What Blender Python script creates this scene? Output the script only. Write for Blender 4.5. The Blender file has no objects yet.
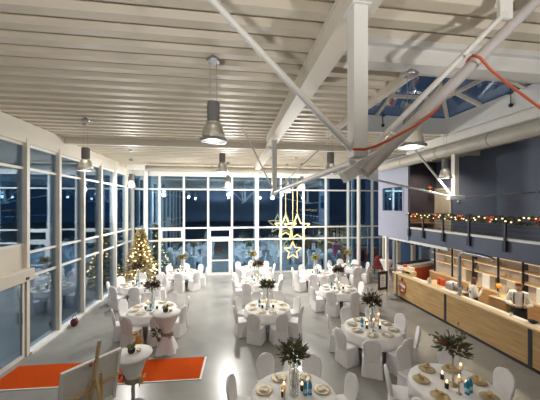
import bpy, bmesh, math, random
from mathutils import Vector, Matrix, Euler
random.seed(7)
PI = math.pi
S = bpy.context.scene
COL = S.collection

# ------------------------------------------------------------------ camera, world, exposure
cam_d = bpy.data.cameras.new('camera')
cam = bpy.data.objects.new('camera', cam_d)
COL.objects.link(cam)
cam.location = (0, 0, 4.1)
cam.rotation_euler = (PI / 2, 0, -math.radians(7.93))
cam_d.sensor_width = 36
cam_d.lens = 280 / 540 * 36
cam_d.shift_y = 6 / 540
cam_d.clip_start = 0.05
S.camera = cam
S.view_settings.view_transform = 'Standard'
S.view_settings.look = 'None'
S.view_settings.gamma = 1
S.view_settings.use_curve_mapping = False
S.view_settings.exposure = 0.0
S.cycles.use_denoising = True
S.cycles.max_bounces = 10
S.cycles.transparent_max_bounces = 24
S.cycles.diffuse_bounces = 5
S.cycles.sample_clamp_indirect = 6
LAMP_W = 98.0        # each pendant's lamp
DOWN_W = 112.0
UP_W = 400.0          # added fill lights on the gallery
LAMP_COL = (1.0, 0.965, 0.91)

world = bpy.data.worlds.new('night_sky')
S.world = world
world.use_nodes = True
wn = world.node_tree
wn.nodes.clear()
wo = wn.nodes.new('ShaderNodeOutputWorld')
wb = wn.nodes.new('ShaderNodeBackground')
wt = wn.nodes.new('ShaderNodeTexCoord')
wsx = wn.nodes.new('ShaderNodeSeparateXYZ')
wr = wn.nodes.new('ShaderNodeValToRGB')
wn.links.new(wt.outputs['Generated'], wsx.inputs[0])
wn.links.new(wsx.outputs['Z'], wr.inputs[0])
wr.color_ramp.elements[0].position = 0.0
wr.color_ramp.elements[0].color = (0.007, 0.020, 0.040, 1)
wr.color_ramp.elements[1].position = 0.8
wr.color_ramp.elements[1].color = (0.062, 0.088, 0.130, 1)
wn.links.new(wr.outputs[0], wb.inputs[0])
wb.inputs[1].default_value = 1.0
wn.links.new(wb.outputs[0], wo.inputs[0])


# ------------------------------------------------------------------ materials
def mat(name, col, rough=0.6, metal=0.0, noise=0.0, scale=8.0, stretch=None, bump=0.0, spec=0.5, col2=None, emit=None, estr=0.0):
    m = bpy.data.materials.new(name)
    m.use_nodes = True
    nt = m.node_tree
    b = nt.nodes['Principled BSDF']
    b.inputs['Base Color'].default_value = (*col, 1)
    b.inputs['Roughness'].default_value = rough
    b.inputs['Metallic'].default_value = metal
    b.inputs['Specular IOR Level'].default_value = spec
    if emit:
        b.inputs['Emission Color'].default_value = (*emit, 1)
        b.inputs['Emission Strength'].default_value = estr
    if noise or bump or col2:
        tc = nt.nodes.new('ShaderNodeTexCoord')
        mp = nt.nodes.new('ShaderNodeMapping')
        if stretch:
            mp.inputs['Scale'].default_value = stretch
        nz = nt.nodes.new('ShaderNodeTexNoise')
        nz.inputs['Scale'].default_value = scale
        nz.inputs['Detail'].default_value = 5
        nt.links.new(tc.outputs['Object'], mp.inputs[0])
        nt.links.new(mp.outputs[0], nz.inputs['Vector'])
        if noise or col2:
            rp = nt.nodes.new('ShaderNodeValToRGB')
            c2 = col2 or tuple(min(1, c * (1 + noise)) for c in col)
            c1 = col if col2 else tuple(c * (1 - noise) for c in col)
            rp.color_ramp.elements[0].position = 0.3
            rp.color_ramp.elements[1].position = 0.7
            rp.color_ramp.elements[0].color = (*c1, 1)
            rp.color_ramp.elements[1].color = (*c2, 1)
            nt.links.new(nz.outputs['Fac'], rp.inputs[0])
            nt.links.new(rp.outputs[0], b.inputs['Base Color'])
        if bump:
            bp = nt.nodes.new('ShaderNodeBump')
            bp.inputs['Strength'].default_value = bump
            bp.inputs['Distance'].default_value = 0.02
            nt.links.new(nz.outputs['Fac'], bp.inputs['Height'])
            nt.links.new(bp.outputs[0], b.inputs['Normal'])
    return m


def glass_mat(name, tint, refl, r0, r1, rough=0.0):
    m = bpy.data.materials.new(name)
    m.use_nodes = True
    nt = m.node_tree
    nt.nodes.clear()
    out = nt.nodes.new('ShaderNodeOutputMaterial')
    tr = nt.nodes.new('ShaderNodeBsdfTransparent')
    gl = nt.nodes.new('ShaderNodeBsdfGlossy')
    mx = nt.nodes.new('ShaderNodeMixShader')
    lw = nt.nodes.new('ShaderNodeLayerWeight')
    mr = nt.nodes.new('ShaderNodeMapRange')
    tr.inputs[0].default_value = (*tint, 1)
    gl.inputs['Color'].default_value = (*refl, 1)
    gl.inputs['Roughness'].default_value = rough
    lw.inputs[0].default_value = 0.4
    mr.inputs['To Min'].default_value = r0
    mr.inputs['To Max'].default_value = r1
    nt.links.new(lw.outputs['Facing'], mr.inputs['Value'])
    nt.links.new(mr.outputs[0], mx.inputs[0])
    nt.links.new(tr.outputs[0], mx.inputs[1])
    nt.links.new(gl.outputs[0], mx.inputs[2])
    nt.links.new(mx.outputs[0], out.inputs[0])
    return m


M = {}
M['deck'] = mat('cream_deck', (0.70, 0.63, 0.51), 0.45, noise=0.04, scale=1.5)
M['cream'] = mat('cream_steel', (0.74, 0.69, 0.60), 0.45, noise=0.03, scale=2)
M['white_steel'] = mat('white_steel', (0.80, 0.79, 0.76), 0.4, noise=0.02, scale=2)
M['duct'] = mat('duct_cream', (0.46, 0.43, 0.37), 0.4, noise=0.03, scale=2)
M['greypipe'] = mat('grey_pipe', (0.56, 0.53, 0.52), 0.45, noise=0.03, scale=3)
M['floor'] = mat('polished_concrete', (0.285, 0.28, 0.26), 0.27, noise=0.12, scale=0.9, spec=0.5)
M['mullion'] = mat('mullion_cream', (0.72, 0.68, 0.60), 0.45, noise=0.02, scale=3)
M['mullion_white'] = mat('mullion_white', (0.82, 0.81, 0.78), 0.45, noise=0.02, scale=3)
M['panel'] = mat('cream_panel', (0.66, 0.61, 0.52), 0.5, noise=0.03, scale=2)
M['pane'] = glass_mat('window_glass', (0.80, 0.90, 0.95), (0.52, 0.76, 1.0), 0.36, 0.70)
M['pane_side'] = glass_mat('side_window_glass', (0.80, 0.88, 0.94), (0.66, 0.80, 0.95), 0.16, 0.42)
M['skypane'] = glass_mat('skylight_glass', (0.85, 0.9, 0.97), (0.75, 0.85, 1.0), 0.06, 0.35)
M['clear'] = glass_mat('clear_glass', (0.93, 0.95, 0.95), (1, 1, 1), 0.05, 0.6)
M['prism'] = glass_mat('prismatic_acrylic', (0.62, 0.61, 0.57), (0.85, 0.84, 0.80), 0.40, 0.85, 0.4)
M['navy'] = mat('navy_wall', (0.12, 0.145, 0.21), 0.6, noise=0.10, scale=1.2)
M['plum'] = mat('plum_wall', (0.060, 0.050, 0.070), 0.6, noise=0.08, scale=1.5)
M['lav'] = mat('lavender_wall', (0.33, 0.345, 0.44), 0.6, noise=0.03, scale=1.5)
M['slab'] = mat('slab_grey_blue', (0.095, 0.115, 0.175), 0.6, noise=0.06, scale=1.5)
M['darksteel'] = mat('dark_steel', (0.035, 0.04, 0.06), 0.4, metal=0.3, noise=0.1)
M['cloth'] = mat('white_cloth', (0.82, 0.81, 0.80), 0.85, noise=0.03, scale=14, bump=0.08)
M['chaircloth'] = mat('chair_cover_cloth', (0.80, 0.78, 0.78), 0.85, noise=0.04, scale=18, bump=0.1)
M['oak'] = mat('oak_planks', (0.36, 0.215, 0.08), 0.5, col2=(0.54, 0.36, 0.165), scale=2.2, stretch=(1.0, 0.6, 9.0))
M['oaklight'] = mat('light_oak', (0.68, 0.50, 0.29), 0.45, col2=(0.78, 0.62, 0.40), scale=3, stretch=(1, 0.8, 6))
M['oakdark'] = mat('brown_wood', (0.36, 0.20, 0.085), 0.5, col2=(0.48, 0.28, 0.12), scale=3, stretch=(1, 1, 7))
M['pine'] = mat('pine_easel', (0.55, 0.36, 0.16), 0.5, col2=(0.66, 0.46, 0.24), scale=4, stretch=(4, 4, 1))
M['black'] = mat('black_paint', (0.012, 0.012, 0.015), 0.5, noise=0.15)
M['blackcloth'] = mat('black_fabric', (0.014, 0.014, 0.018), 0.85, noise=0.15)
M['orange'] = mat('orange_carpet', (0.56, 0.075, 0.010), 0.95, noise=0.10, scale=40, bump=0.15, spec=0.05)
M['orangepaint'] = mat('orange_paint', (0.62, 0.10, 0.02), 0.4, noise=0.08, scale=3)
M['orangecable'] = mat('orange_cable', (0.60, 0.10, 0.03), 0.5, noise=0.05)
M['white'] = mat('white_paint', (0.82, 0.82, 0.80), 0.5, noise=0.02)
M['canvas'] = mat('canvas_back', (0.78, 0.75, 0.70), 0.8, noise=0.05, scale=10)
M['paper'] = mat('white_paper', (0.85, 0.87, 0.92), 0.8, noise=0.03)
M['gold'] = mat('gold_leaf', (0.50, 0.40, 0.23), 0.4, metal=0.3, noise=0.15, scale=10)
M['goldsatin'] = mat('gold_satin', (0.60, 0.42, 0.18), 0.6, noise=0.15, scale=12)
M['goldvase'] = mat('gold_orange_glass', (0.78, 0.40, 0.06), 0.3, metal=0.4, noise=0.2)
M['leaf'] = mat('dark_leaf', (0.045, 0.06, 0.025), 0.6, col2=(0.13, 0.135, 0.05), scale=9)
M['leafred'] = mat('burgundy_leaf', (0.06, 0.035, 0.02), 0.6, col2=(0.10, 0.09, 0.035), scale=9)
M['leafgold'] = mat('olive_gold_leaf', (0.16, 0.17, 0.05), 0.6, col2=(0.45, 0.36, 0.14), scale=9)
M['fir'] = mat('fir_needles', (0.15, 0.15, 0.055), 0.7, col2=(0.70, 0.56, 0.28), scale=4)
M['bark'] = mat('bark', (0.10, 0.06, 0.035), 0.8, noise=0.2)
M['petal'] = mat('cream_petal', (0.80, 0.72, 0.58), 0.7, noise=0.08)
M['petalred'] = mat('red_petal', (0.42, 0.05, 0.03), 0.7, noise=0.1)
M['blue'] = mat('blue_bottle', (0.02, 0.30, 0.52), 0.25, noise=0.08)
M['bluecap'] = mat('pale_blue_cap', (0.45, 0.70, 0.82), 0.4, noise=0.04)
M['candleholder'] = mat('dark_glass_holder', (0.05, 0.03, 0.03), 0.2, noise=0.1)
M['wax'] = mat('warm_wax', (0.80, 0.55, 0.34), 0.5, noise=0.05, emit=(1.0, 0.50, 0.20), estr=0.35)
M['flame'] = mat('flame', (1, 0.7, 0.35), 0.5, noise=0.01, emit=(1.0, 0.62, 0.25), estr=9.0)
M['bulb'] = mat('fairy_light', (1, 0.85, 0.6), 0.5, noise=0.01, emit=(1.0, 0.68, 0.32), estr=9.0)
M['goldbulb'] = mat('gold_fairy_light', (1, 0.8, 0.5), 0.5, noise=0.01, emit=(1.0, 0.66, 0.30), estr=2.2)
M['starlight'] = mat('star_light', (0.55, 0.40, 0.16), 0.5, noise=0.01, emit=(1.0, 0.70, 0.30), estr=1.0)
M['dimbulb'] = mat('dim_bulb', (1, 1, 1), 0.5, noise=0.01, emit=(1.0, 0.95, 0.86), estr=1.0)
M['lampbulb'] = mat('lamp_bulb', (1, 1, 1), 0.5, noise=0.01, emit=(1.0, 0.97, 0.92), estr=22.0)
M['led'] = mat('warm_led_strip', (1, 0.9, 0.7), 0.5, noise=0.01, emit=(1.0, 0.78, 0.48), estr=1.6)
M['housing'] = mat('grey_housing', (0.30, 0.30, 0.30), 0.45, metal=0.1, noise=0.06)
M['chrome'] = mat('brushed_steel', (0.45, 0.45, 0.47), 0.35, metal=0.8, noise=0.08)
M['skin'] = mat('skin', (0.62, 0.36, 0.25), 0.55, noise=0.06)
M['hair'] = mat('brown_hair', (0.14, 0.07, 0.035), 0.7, noise=0.2)
M['hairlight'] = mat('ginger_hair', (0.36, 0.17, 0.06), 0.7, noise=0.2)
M['shirt'] = mat('white_shirt', (0.80, 0.78, 0.74), 0.8, noise=0.03, scale=14)
M['eye'] = mat('dark_eye', (0.02, 0.015, 0.01), 0.3, noise=0.1)
M['lip'] = mat('lip', (0.45, 0.15, 0.12), 0.5, noise=0.05)
M['redpot'] = mat('dark_red_glaze', (0.10, 0.012, 0.015), 0.35, noise=0.1)
M['redcloth'] = mat('dark_red_cloth', (0.14, 0.018, 0.018), 0.8, noise=0.1)
M['darkpot'] = mat('dark_pot', (0.025, 0.022, 0.025), 0.35, noise=0.1)
M['creamwall'] = mat('cream_wall', (0.62, 0.55, 0.44), 0.6, noise=0.05, scale=2)
M['backpanel'] = mat('pale_grey_panel', (0.58, 0.52, 0.46), 0.5, noise=0.05, scale=2)
M['signred'] = mat('rust_orange_sign', (0.42, 0.12, 0.03), 0.45, noise=0.12, scale=12)
M['banner'] = mat('silver_banner', (0.62, 0.62, 0.64), 0.4, noise=0.08)
M['pink'] = mat('pink_mark', (0.62, 0.20, 0.28), 0.5, noise=0.08)
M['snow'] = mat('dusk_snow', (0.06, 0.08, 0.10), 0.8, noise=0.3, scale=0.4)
M['green'] = mat('exit_green', (0.03, 0.25, 0.12), 0.5, noise=0.03, emit=(0.1, 0.7, 0.35), estr=0.25)
M['ribbon'] = mat('brown_ribbon', (0.36, 0.27, 0.19), 0.7, noise=0.1)
M['wallwhite'] = mat('warm_white_wall', (0.70, 0.67, 0.60), 0.7, noise=0.03)


# ------------------------------------------------------------------ mesh helper
class MB:
    def __init__(self):
        self.v = []; self.f = []; self.s = []

    def add(self, vs, fs, smooth=False):
        n = len(self.v)
        self.v += [tuple(p) for p in vs]
        for f in fs:
            self.f.append([i + n for i in f]); self.s.append(smooth)
        return self

    def box(self, c, size, rot=None):
        x, y, z = size[0] / 2, size[1] / 2, size[2] / 2
        vs = [Vector((a, b, d)) for a in (-x, x) for b in (-y, y) for d in (-z, z)]
        if rot is not None:
            R = rot if isinstance(rot, Matrix) else Euler(rot).to_matrix()
            vs = [R @ p for p in vs]
        c = Vector(c)
        fs = [(0, 1, 3, 2), (4, 6, 7, 5), (0, 4, 5, 1), (2, 3, 7, 6), (0, 2, 6, 4), (1, 5, 7, 3)]
        return self.add([p + c for p in vs], fs)

    def bx(self, x0, x1, y0, y1, z0, z1):
        return self.box(((x0 + x1) / 2, (y0 + y1) / 2, (z0 + z1) / 2), (abs(x1 - x0), abs(y1 - y0), abs(z1 - z0)))

    def bar(self, p0, p1, w, h, up=(0, 0, 1)):
        p0, p1 = Vector(p0), Vector(p1)
        d = (p1 - p0)
        L = d.length
        d.normalize()
        u = Vector(up)
        if abs(d.dot(u)) > 0.98:
            u = Vector((1, 0, 0))
        sx = d.cross(u).normalized()
        uz = sx.cross(d).normalized()
        R = Matrix((sx, d, uz)).transposed()
        return self.box((p0 + p1) / 2, (w, L, h), R)

    def cyl(self, p0, p1, r0, r1=None, n=12, caps=True, smooth=True):
        r1 = r0 if r1 is None else r1
        p0, p1 = Vector(p0), Vector(p1)
        d = (p1 - p0).normalized()
        a = d.orthogonal().normalized(); b = d.cross(a)
        vs = []
        for p, r in ((p0, r0), (p1, r1)):
            for k in range(n):
                t = 2 * PI * k / n
                vs.append(p + (a * math.cos(t) + b * math.sin(t)) * r)
        fs = [(k, (k + 1) % n, n + (k + 1) % n, n + k) for k in range(n)]
        self.add(vs, fs, smooth)
        if caps:
            self.add(vs, [list(range(n))[::-1], list(range(n, 2 * n))])
        return self

    def tube(self, pts, r, n=8):
        pts = [Vector(p) for p in pts]
        rings = []
        prev = None
        for i, p in enumerate(pts):
            d = (pts[min(i + 1, len(pts) - 1)] - pts[max(i - 1, 0)]).normalized()
            a = d.orthogonal().normalized() if prev is None else (prev - d * prev.dot(d)).normalized()
            prev = a
            b = d.cross(a)
            rings.append([p + (a * math.cos(2 * PI * k / n) + b * math.sin(2 * PI * k / n)) * r for k in range(n)])
        vs = [q for ring in rings for q in ring]
        fs = []
        for i in range(len(pts) - 1):
            for k in range(n):
                fs.append((i * n + k, i * n + (k + 1) % n, (i + 1) * n + (k + 1) % n, (i + 1) * n + k))
        self.add(vs, fs, True)
        self.add(rings[0] + rings[-1], [list(range(n))[::-1], list(range(n, 2 * n))])
        return self

    def lathe(self, prof, c=(0, 0, 0), n=20, close=True, smooth=True):
        c = Vector(c)
        return self.loft([[(c.x + r * math.cos(2 * PI * k / n), c.y + r * math.sin(2 * PI * k / n), c.z + z) for k in range(n)] for r, z in prof], close, smooth)

    def loft(self, rings, close=True, smooth=True):
        n = len(rings[0])
        vs = [q for r in rings for q in r]
        fs = []
        for i in range(len(rings) - 1):
            for k in range(n):
                fs.append((i * n + k, i * n + (k + 1) % n, (i + 1) * n + (k + 1) % n, (i + 1) * n + k))
        self.add(vs, fs, smooth)
        if close:
            self.add(list(rings[0]) + list(rings[-1]), [list(range(n))[::-1], list(range(n, 2 * n))])
        return self

    def ball(self, c, r, n=10, sc=(1, 1, 1)):
        c = Vector(c)
        rings = []
        for i in range(1, n // 2 + 1):
            t = PI * i / (n // 2 + 1)
            rings.append([(c.x + sc[0] * r * math.sin(t) * math.cos(2 * PI * k / n), c.y + sc[1] * r * math.sin(t) * math.sin(2 * PI * k / n), c.z - sc[2] * r * math.cos(t)) for k in range(n)])
        return self.loft(rings)

    def leaf(self, p, d, L, w, roll):
        p = Vector(p); d = Vector(d).normalized()
        a = d.orthogonal().normalized(); b = d.cross(a)
        s = a * math.cos(roll) + b * math.sin(roll)
        nn = d.cross(s)
        e = p + d * L
        m = p + d * L * 0.45
        t = nn * (w * 0.10)
        vs = [p, m + s * w / 2 + t, e, m - s * w / 2 + t, m - nn * w * 0.15]
        return self.add(vs, [(0, 1, 4), (1, 2, 4), (2, 3, 4), (3, 0, 4), (0, 3, 2, 1)])

    def prism(self, pts2, axis, a0, a1):
        def P(u, v, a):
            return {'x': (a, u, v), 'y': (u, a, v), 'z': (u, v, a)}[axis]
        n = len(pts2)
        vs = [P(u, v, a0) for u, v in pts2] + [P(u, v, a1) for u, v in pts2]
        fs = [(k, (k + 1) % n, n + (k + 1) % n, n + k) for k in range(n)] + [list(range(n))[::-1], list(range(n, 2 * n))]
        return self.add(vs, fs)

    def mesh(self, name, m):
        me = bpy.data.meshes.new(name)
        me.from_pydata(self.v, [], self.f)
        me.polygons.foreach_set('use_smooth', self.s)
        bm = bmesh.new(); bm.from_mesh(me)
        bmesh.ops.recalc_face_normals(bm, faces=bm.faces)
        bm.to_mesh(me); bm.free()
        me.materials.append(m)
        me.update()
        return me

    def build(self, name, m, parent=None, loc=None, bevel=0.0):
        if loc is not None:
            L = Vector(loc)
            self.v = [tuple(Vector(p) - L) for p in self.v]
        o = bpy.data.objects.new(name, self.mesh(name, m))
        COL.objects.link(o)
        if loc is not None:
            o.location = loc
        if parent is not None:
            o.parent = parent
        if bevel:
            b = o.modifiers.new('bevel', 'BEVEL'); b.width = bevel; b.segments = 2; b.limit_method = 'ANGLE'
        return o


def tag(o, label=None, cat=None, group=None, kind=None):
    if label: o['label'] = label
    if cat: o['category'] = cat
    if group: o['group'] = group
    if kind: o['kind'] = kind
    return o


def empty(name, loc=(0, 0, 0), rz=0.0, label=None, cat=None, group=None, kind=None):
    o = bpy.data.objects.new(name, None)
    o.empty_display_size = 0.1
    COL.objects.link(o)
    o.location = loc
    o.rotation_euler = (0, 0, rz)
    return tag(o, label, cat, group, kind)


def kids(o):
    return [c for c in KIDS.get(o.name, [])]


KIDS = {}


def reg(o):
    KIDS[o.name] = [c for c in bpy.data.objects if c.parent == o]
    for c in KIDS[o.name]:
        KIDS[c.name] = [g for g in bpy.data.objects if g.parent == c]


def copy_tree(o, parent=None):
    c = o.copy()
    COL.objects.link(c)
    if parent is not None:
        c.parent = parent
    for ch in kids(o):
        copy_tree(ch, c)
    return c


class Proto:
    """first place() moves the original, later ones copy it and its parts"""
    def __init__(self, make):
        self.o = make(); reg(self.o); self.used = False

    def place(self, loc, rz, label, cat, group=None):
        o = self.o if not self.used else copy_tree(self.o)
        self.used = True
        o.location = loc
        o.rotation_euler = (0, 0, rz)
        return tag(o, label, cat, group)


def px(X, Y, Z):
    th = math.radians(7.93); s, c = math.sin(th), math.cos(th)
    f = X * s + Y * c; r = X * c - Y * s
    return 270 + 280 * r / f, 206 + 280 * (4.1 - Z) / f


def struct(name, m, mb, label, cat, parent=None):
    o = mb.build(name, m, parent)
    if parent is None:
        tag(o, label, cat, kind='structure')
    return o


# ------------------------------------------------------------------ setting
XL, XR, YB, YF = -5.66, 10.3, 17.0, -3.0
ZD = 6.42
fl = struct('floor', M['floor'], MB().bx(-5.95, 12.6, YF - 0.2, 17.3, -0.2, 0), 'polished grey concrete floor of the hall', 'floor')
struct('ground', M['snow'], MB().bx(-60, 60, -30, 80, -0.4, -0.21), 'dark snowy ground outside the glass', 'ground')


def deck(mb, x0, x1, y0, y1, z, dep, per=0.36, w=0.155, sl=0.045):
    """trapezoid ribs running across the hall"""
    prof = []
    k0 = int(round(y0 / per)); k1 = int(round(y1 / per))
    for k in range(k0, k1):
        y = k * per
        prof += [(y, z), (y + w, z), (y + w + sl, z + dep), (y + per - sl, z + dep)]
    prof.append((k1 * per, z))
    vs = [(x0, y, zz) for y, zz in prof] + [(x1, y, zz) for y, zz in prof]
    n = len(prof)
    mb.add(vs, [(i, i + 1, n + i + 1, n + i) for i in range(n - 1)])


mb = MB()
deck(mb, -5.9, 10.5, -3.24, 4.32, ZD, 0.10)
deck(mb, -5.9, 3.08, 4.32, 7.92, ZD, 0.10)
deck(mb, 6.72, 10.5, 4.32, 7.92, ZD, 0.10)
deck(mb, -5.9, 10.5, 7.92, 10.44, ZD, 0.10)
deck(mb, -5.9, 12.7, 10.44, 17.28, 6.30, 0.05)
struct('ceiling', M['deck'], mb, 'cream corrugated steel roof deck over the hall', 'ceiling')
mb = MB()
mb.bx(-6.0, 12.7, -3.3, 4.30, 6.56, 6.62); mb.bx(-6.0, 3.0, 4.30, 7.94, 6.56, 6.62)
mb.bx(6.80, 12.7, 4.30, 7.94, 6.56, 6.62); mb.bx(-6.0, 12.7, 7.94, 17.3, 6.56, 6.62)
struct('roof', M['wallwhite'], mb, 'flat roof build-up above the corrugated deck', 'roof')
struct('wall_rear', M['navy'], MB().bx(-5.95, 12.6, YF - 0.2, YF, 0, 6.4), 'plain wall behind the camera side of the hall', 'wall')

struct('gallery_floor', M['slab'], MB().bx(-5.5, 7.3, YF, 0.5, 2.3, 2.5), 'gallery floor on the camera side of the hall', 'gallery')
struct('gallery_parapet', M['navy'], MB().bx(-5.5, 7.3, 0.4, 0.5, 2.5, 3.35), 'low parapet of the gallery on the camera side', 'parapet')

# --- left glass wall: bays between posts
post_y = [-3.0, -0.5, 2.0, 4.0, 5.5, 7.0, 8.52, 9.98, 11.5, 12.96, 14.48, 16.0, 17.0]
nwin = 0
ordn = ['first', 'second', 'third', 'fourth', 'fifth', 'sixth', 'seventh', 'eighth', 'ninth', 'tenth', 'eleventh', 'twelfth']
bay = 0
for i in range(len(post_y) - 1):
    y0, y1 = post_y[i], post_y[i + 1]
    nwin += 1
    entrance = (y0 == 7.0)
    if y0 < 7: lab = 'tall glass bay of the entrance-side wall, before the entrance door'
    elif entrance: lab = 'glass bay above the entrance door at the end of the orange carpet'
    else:
        lab = 'tall glass bay, %s past the entrance door along the side wall' % ordn[bay]; bay += 1
    w = empty('window_%d' % nwin, (XL, y0, 0), 0, lab, 'window', kind='structure')
    L = y1 - y0
    wd = 0.11 if y0 < 16.5 else 0.1
    MB().bx(-0.02, 0.16, L - wd / 2, L + wd / 2, 0, 5.95).build('post', M['mullion'], w)
    rows = [0.05, 2.12, 2.80, 5.13, 5.78]
    if entrance: rows = [3.05, 5.13, 5.78]
    for z in rows:
        MB().bx(0.0, 0.07, 0.055, L - 0.055, z - 0.035, z + 0.035).build('transom', M['mullion_white'] if not entrance else M['mullion'], w)
    for a, b in zip(rows[:-1], rows[1:]):
        MB().bx(0.02, 0.04, 0.055, L - 0.055, a + 0.03, b - 0.03).build('pane', M['pane_side'], w)
    if entrance:
        MB().bx(0.0, 0.06, 0.055, L - 0.055, 2.3, 3.02).build('infill_panel', M['panel'], w)
# sill and eaves bands of that wall
struct('trim_1', M['mullion'], MB().bx(XL - 0.15, XL + 0.14, YF, 17.0, 5.82, 6.12).bx(XL - 0.15, XL + 0.07, YF, 17, 6.12, 6.42), 'cream eaves band above the side glass wall', 'trim')
struct('trim_2', M['mullion_white'], MB().bx(XL - 0.02, XL + 0.22, 8.58, 17.0, 0, 0.07), 'pale threshold sill under the side glass wall', 'trim')

# entrance door below the box
dr = empty('door_1', (XL, 7.0, 0), 0, 'glass entrance door with a cream operator box above the orange carpet', 'door', kind='structure')
MB().bx(-0.05, 0.34, -0.8, 1.50, 2.10, 2.42).build('operator_box', M['panel'], dr, bevel=0.02)
MB().bx(0.335, 0.36, 1.15, 1.25, 2.16, 2.22).build('sensor', M['black'], dr)
for yy in (0.09, 1.40):
    MB().bx(0.06, 0.12, yy - 0.045, yy + 0.045, 0.0, 2.1).build('door_stile', M['mullion'], dr)
MB().bx(0.06, 0.12, 0.135, 1.355, 0.0, 0.10).build('bottom_rail', M['mullion'], dr)
MB().bx(0.08, 0.10, 0.135, 1.355, 0.10, 2.1).build('pane', M['pane_side'], dr)
MB().cyl((0.15, 1.30, 0.95), (0.15, 1.30, 1.25), 0.015, n=8).build('door_handle', M['chrome'], dr)

# --- back glass wall
mx = [-5.5, -4.09, -2.73, -1.34, 0.06, 1.55, 3.03, 4.46, 5.90, 7.37, 9.0, 10.5, 12.4]
for i in range(len(mx) - 1):
    x0, x1 = mx[i], mx[i + 1]
    L = x1 - x0
    nwin += 1
    door = (i == 3)
    low = x0 > 8.9
    lab = 'tall glass bay of the back wall, %s from the fir tree corner' % ordn[i] if not door else 'glass bay over the back door, in the back wall'
    w = empty('window_%d' % nwin, (x0, YB, 0), 0, lab, 'window', kind='structure')
    wd = 0.11
    MB().bx(L - wd / 2, L + wd / 2, -0.12, 0.04, 0, 6.0).build('mullion', M['mullion_white'], w)
    rows = [0.06, 2.08, 2.80, 5.08, 5.88]
    if door: rows = [2.16, 2.80, 5.08, 5.88]
    if i == 1: pass
    for z in rows:
        t = 0.045
        MB().bx(0.055, L - 0.055, -0.06, 0.02, z - t, z + t).build('transom', M['mullion_white'], w)
    for a, b in zip(rows[:-1], rows[1:]):
        MB().bx(0.055, L - 0.055, -0.03, -0.01, a + 0.04, b - 0.04).build('pane', M['pane'], w)
    if i in (1, 3):   # opening casements sit in heavier frames
        a, b = 2.16 if door else 2.13, 2.76
        f = MB()
        f.bx(0.055, L - 0.055, -0.10, -0.06, b - 0.10, b); f.bx(0.055, L - 0.055, -0.10, -0.06, a, a + 0.10)
        f.bx(0.055, 0.15, -0.10, -0.06, a + 0.1, b - 0.1); f.bx(L - 0.15, L - 0.055, -0.10, -0.06, a + 0.1, b - 0.1)
        f.build('casement_frame', M['white_steel'], w)
dr = empty('door_2', (-1.34, YB, 0), 0, 'white framed glass door in the middle of the back glass wall', 'door', kind='structure')
L = 1.40
f = MB()
f.bx(0.06, 0.20, -0.1, -0.03, 0.0, 2.12); f.bx(L - 0.20, L - 0.06, -0.1, -0.03, 0.0, 2.12)
f.bx(0.20, L - 0.20, -0.1, -0.03, 2.0, 2.12); f.bx(0.20, L - 0.20, -0.1, -0.03, 0.0, 0.14); f.bx(0.20, L - 0.20, -0.1, -0.03, 0.82, 0.90)
f.build('door_frame', M['white_steel'], dr)
MB().bx(0.20, L - 0.20, -0.07, -0.05, 0.14, 0.82).build('pane', M['pane'], dr)
MB().bx(0.20, L - 0.20, -0.07, -0.05, 0.90, 2.0).build('pane', M['pane'], dr)
MB().bx(0.55, 0.85, -0.14, -0.1, 2.14, 2.24).build('door_closer', M['white'], dr)
struct('trim_3', M['mullion_white'], MB().bx(-5.66, 12.5, YB - 0.1, YB + 0.1, 5.92, 6.30), 'white head band above the back glass wall', 'trim')
for x, lab in ((-4.75, 'white steel column at the back glass beside the fir tree'), (1.52, 'white steel column at the middle of the back glass wall'), (7.9, 'white steel column at the back glass near the bar')):
    struct('column', M['white_steel'], MB().cyl((x, 16.55, 0), (x, 16.55, 6.28), 0.12, n=16), lab, 'column')

# --- right side: upper wall, alcove, lavender wall, balcony
struct('wall_right', M['navy'], MB().bx(XR, XR + 0.2, YF, 12.9, 2.85, 6.42), 'dark navy wall behind the balcony', 'wall')
struct('wall_right_lower', M['creamwall'], MB().bx(XR, XR + 0.2, YF, 12.9, 0, 2.65), 'pale wall behind the bar shelves', 'wall')
struct('wall_alcove', M['plum'], MB().bx(7.5, 10.5, 12.9, 13.1, 2.85, 6.3), 'dark plum end wall of the balcony alcove', 'wall')
wl = MB()
y0, y1, wz0, wz1 = 11.2, 12.95, 3.82, 5.02
wl.bx(7.4, 7.5, 10.9, y0, 2.63, 6.3); wl.bx(7.4, 7.5, y1, 13.3, 2.63, 6.3)
wl.bx(7.4, 7.5, y0, y1, 2.63, wz0); wl.bx(7.4, 7.5, y0, y1, wz1, 6.3)
struct('wall_lavender', M['lav'], wl, 'lavender wall panel with a small window above the bar end', 'wall')
nwin += 1
w = empty('window_%d' % nwin, (7.4, y0, wz0), 0, 'small window in the lavender wall', 'window', kind='structure')
f = MB(); a, b = y1 - y0, wz1 - wz0
f.bx(-0.02, 0.1, 0, 0.07, 0, b); f.bx(-0.02, 0.1, a - 0.07, a, 0, b); f.bx(-0.02, 0.1, 0.07, a - 0.07, 0, 0.06); f.bx(-0.02, 0.1, 0.07, a - 0.07, b - 0.06, b)
f.build('frame', M['lav'], w)
MB().bx(0.04, 0.06, 0.07, a - 0.07, 0.06, b - 0.06).build('pane', M['pane'], w)
struct('wall_end', M['lav'], MB().bx(12.4, 12.6, 12.9, 17, 0, 6.3).bx(10.5, 12.4, 12.9, 13.1, 0, 6.3), 'wall closing the corner behind the orange counter', 'wall')
struct('balcony_slab', M['slab'], MB().bx(7.6, 10.3, YF, 13.1, 2.65, 2.85).bx(7.45, 7.6, YF, 10.9, 2.65, 3.15), 'grey blue balcony edge above the bar', 'balcony')
struct('trim_4', M['white_steel'], MB().bx(7.43, 7.62, YF, 10.9, 3.15, 3.215), 'white strip along the top of the balcony edge', 'trim')
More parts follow.
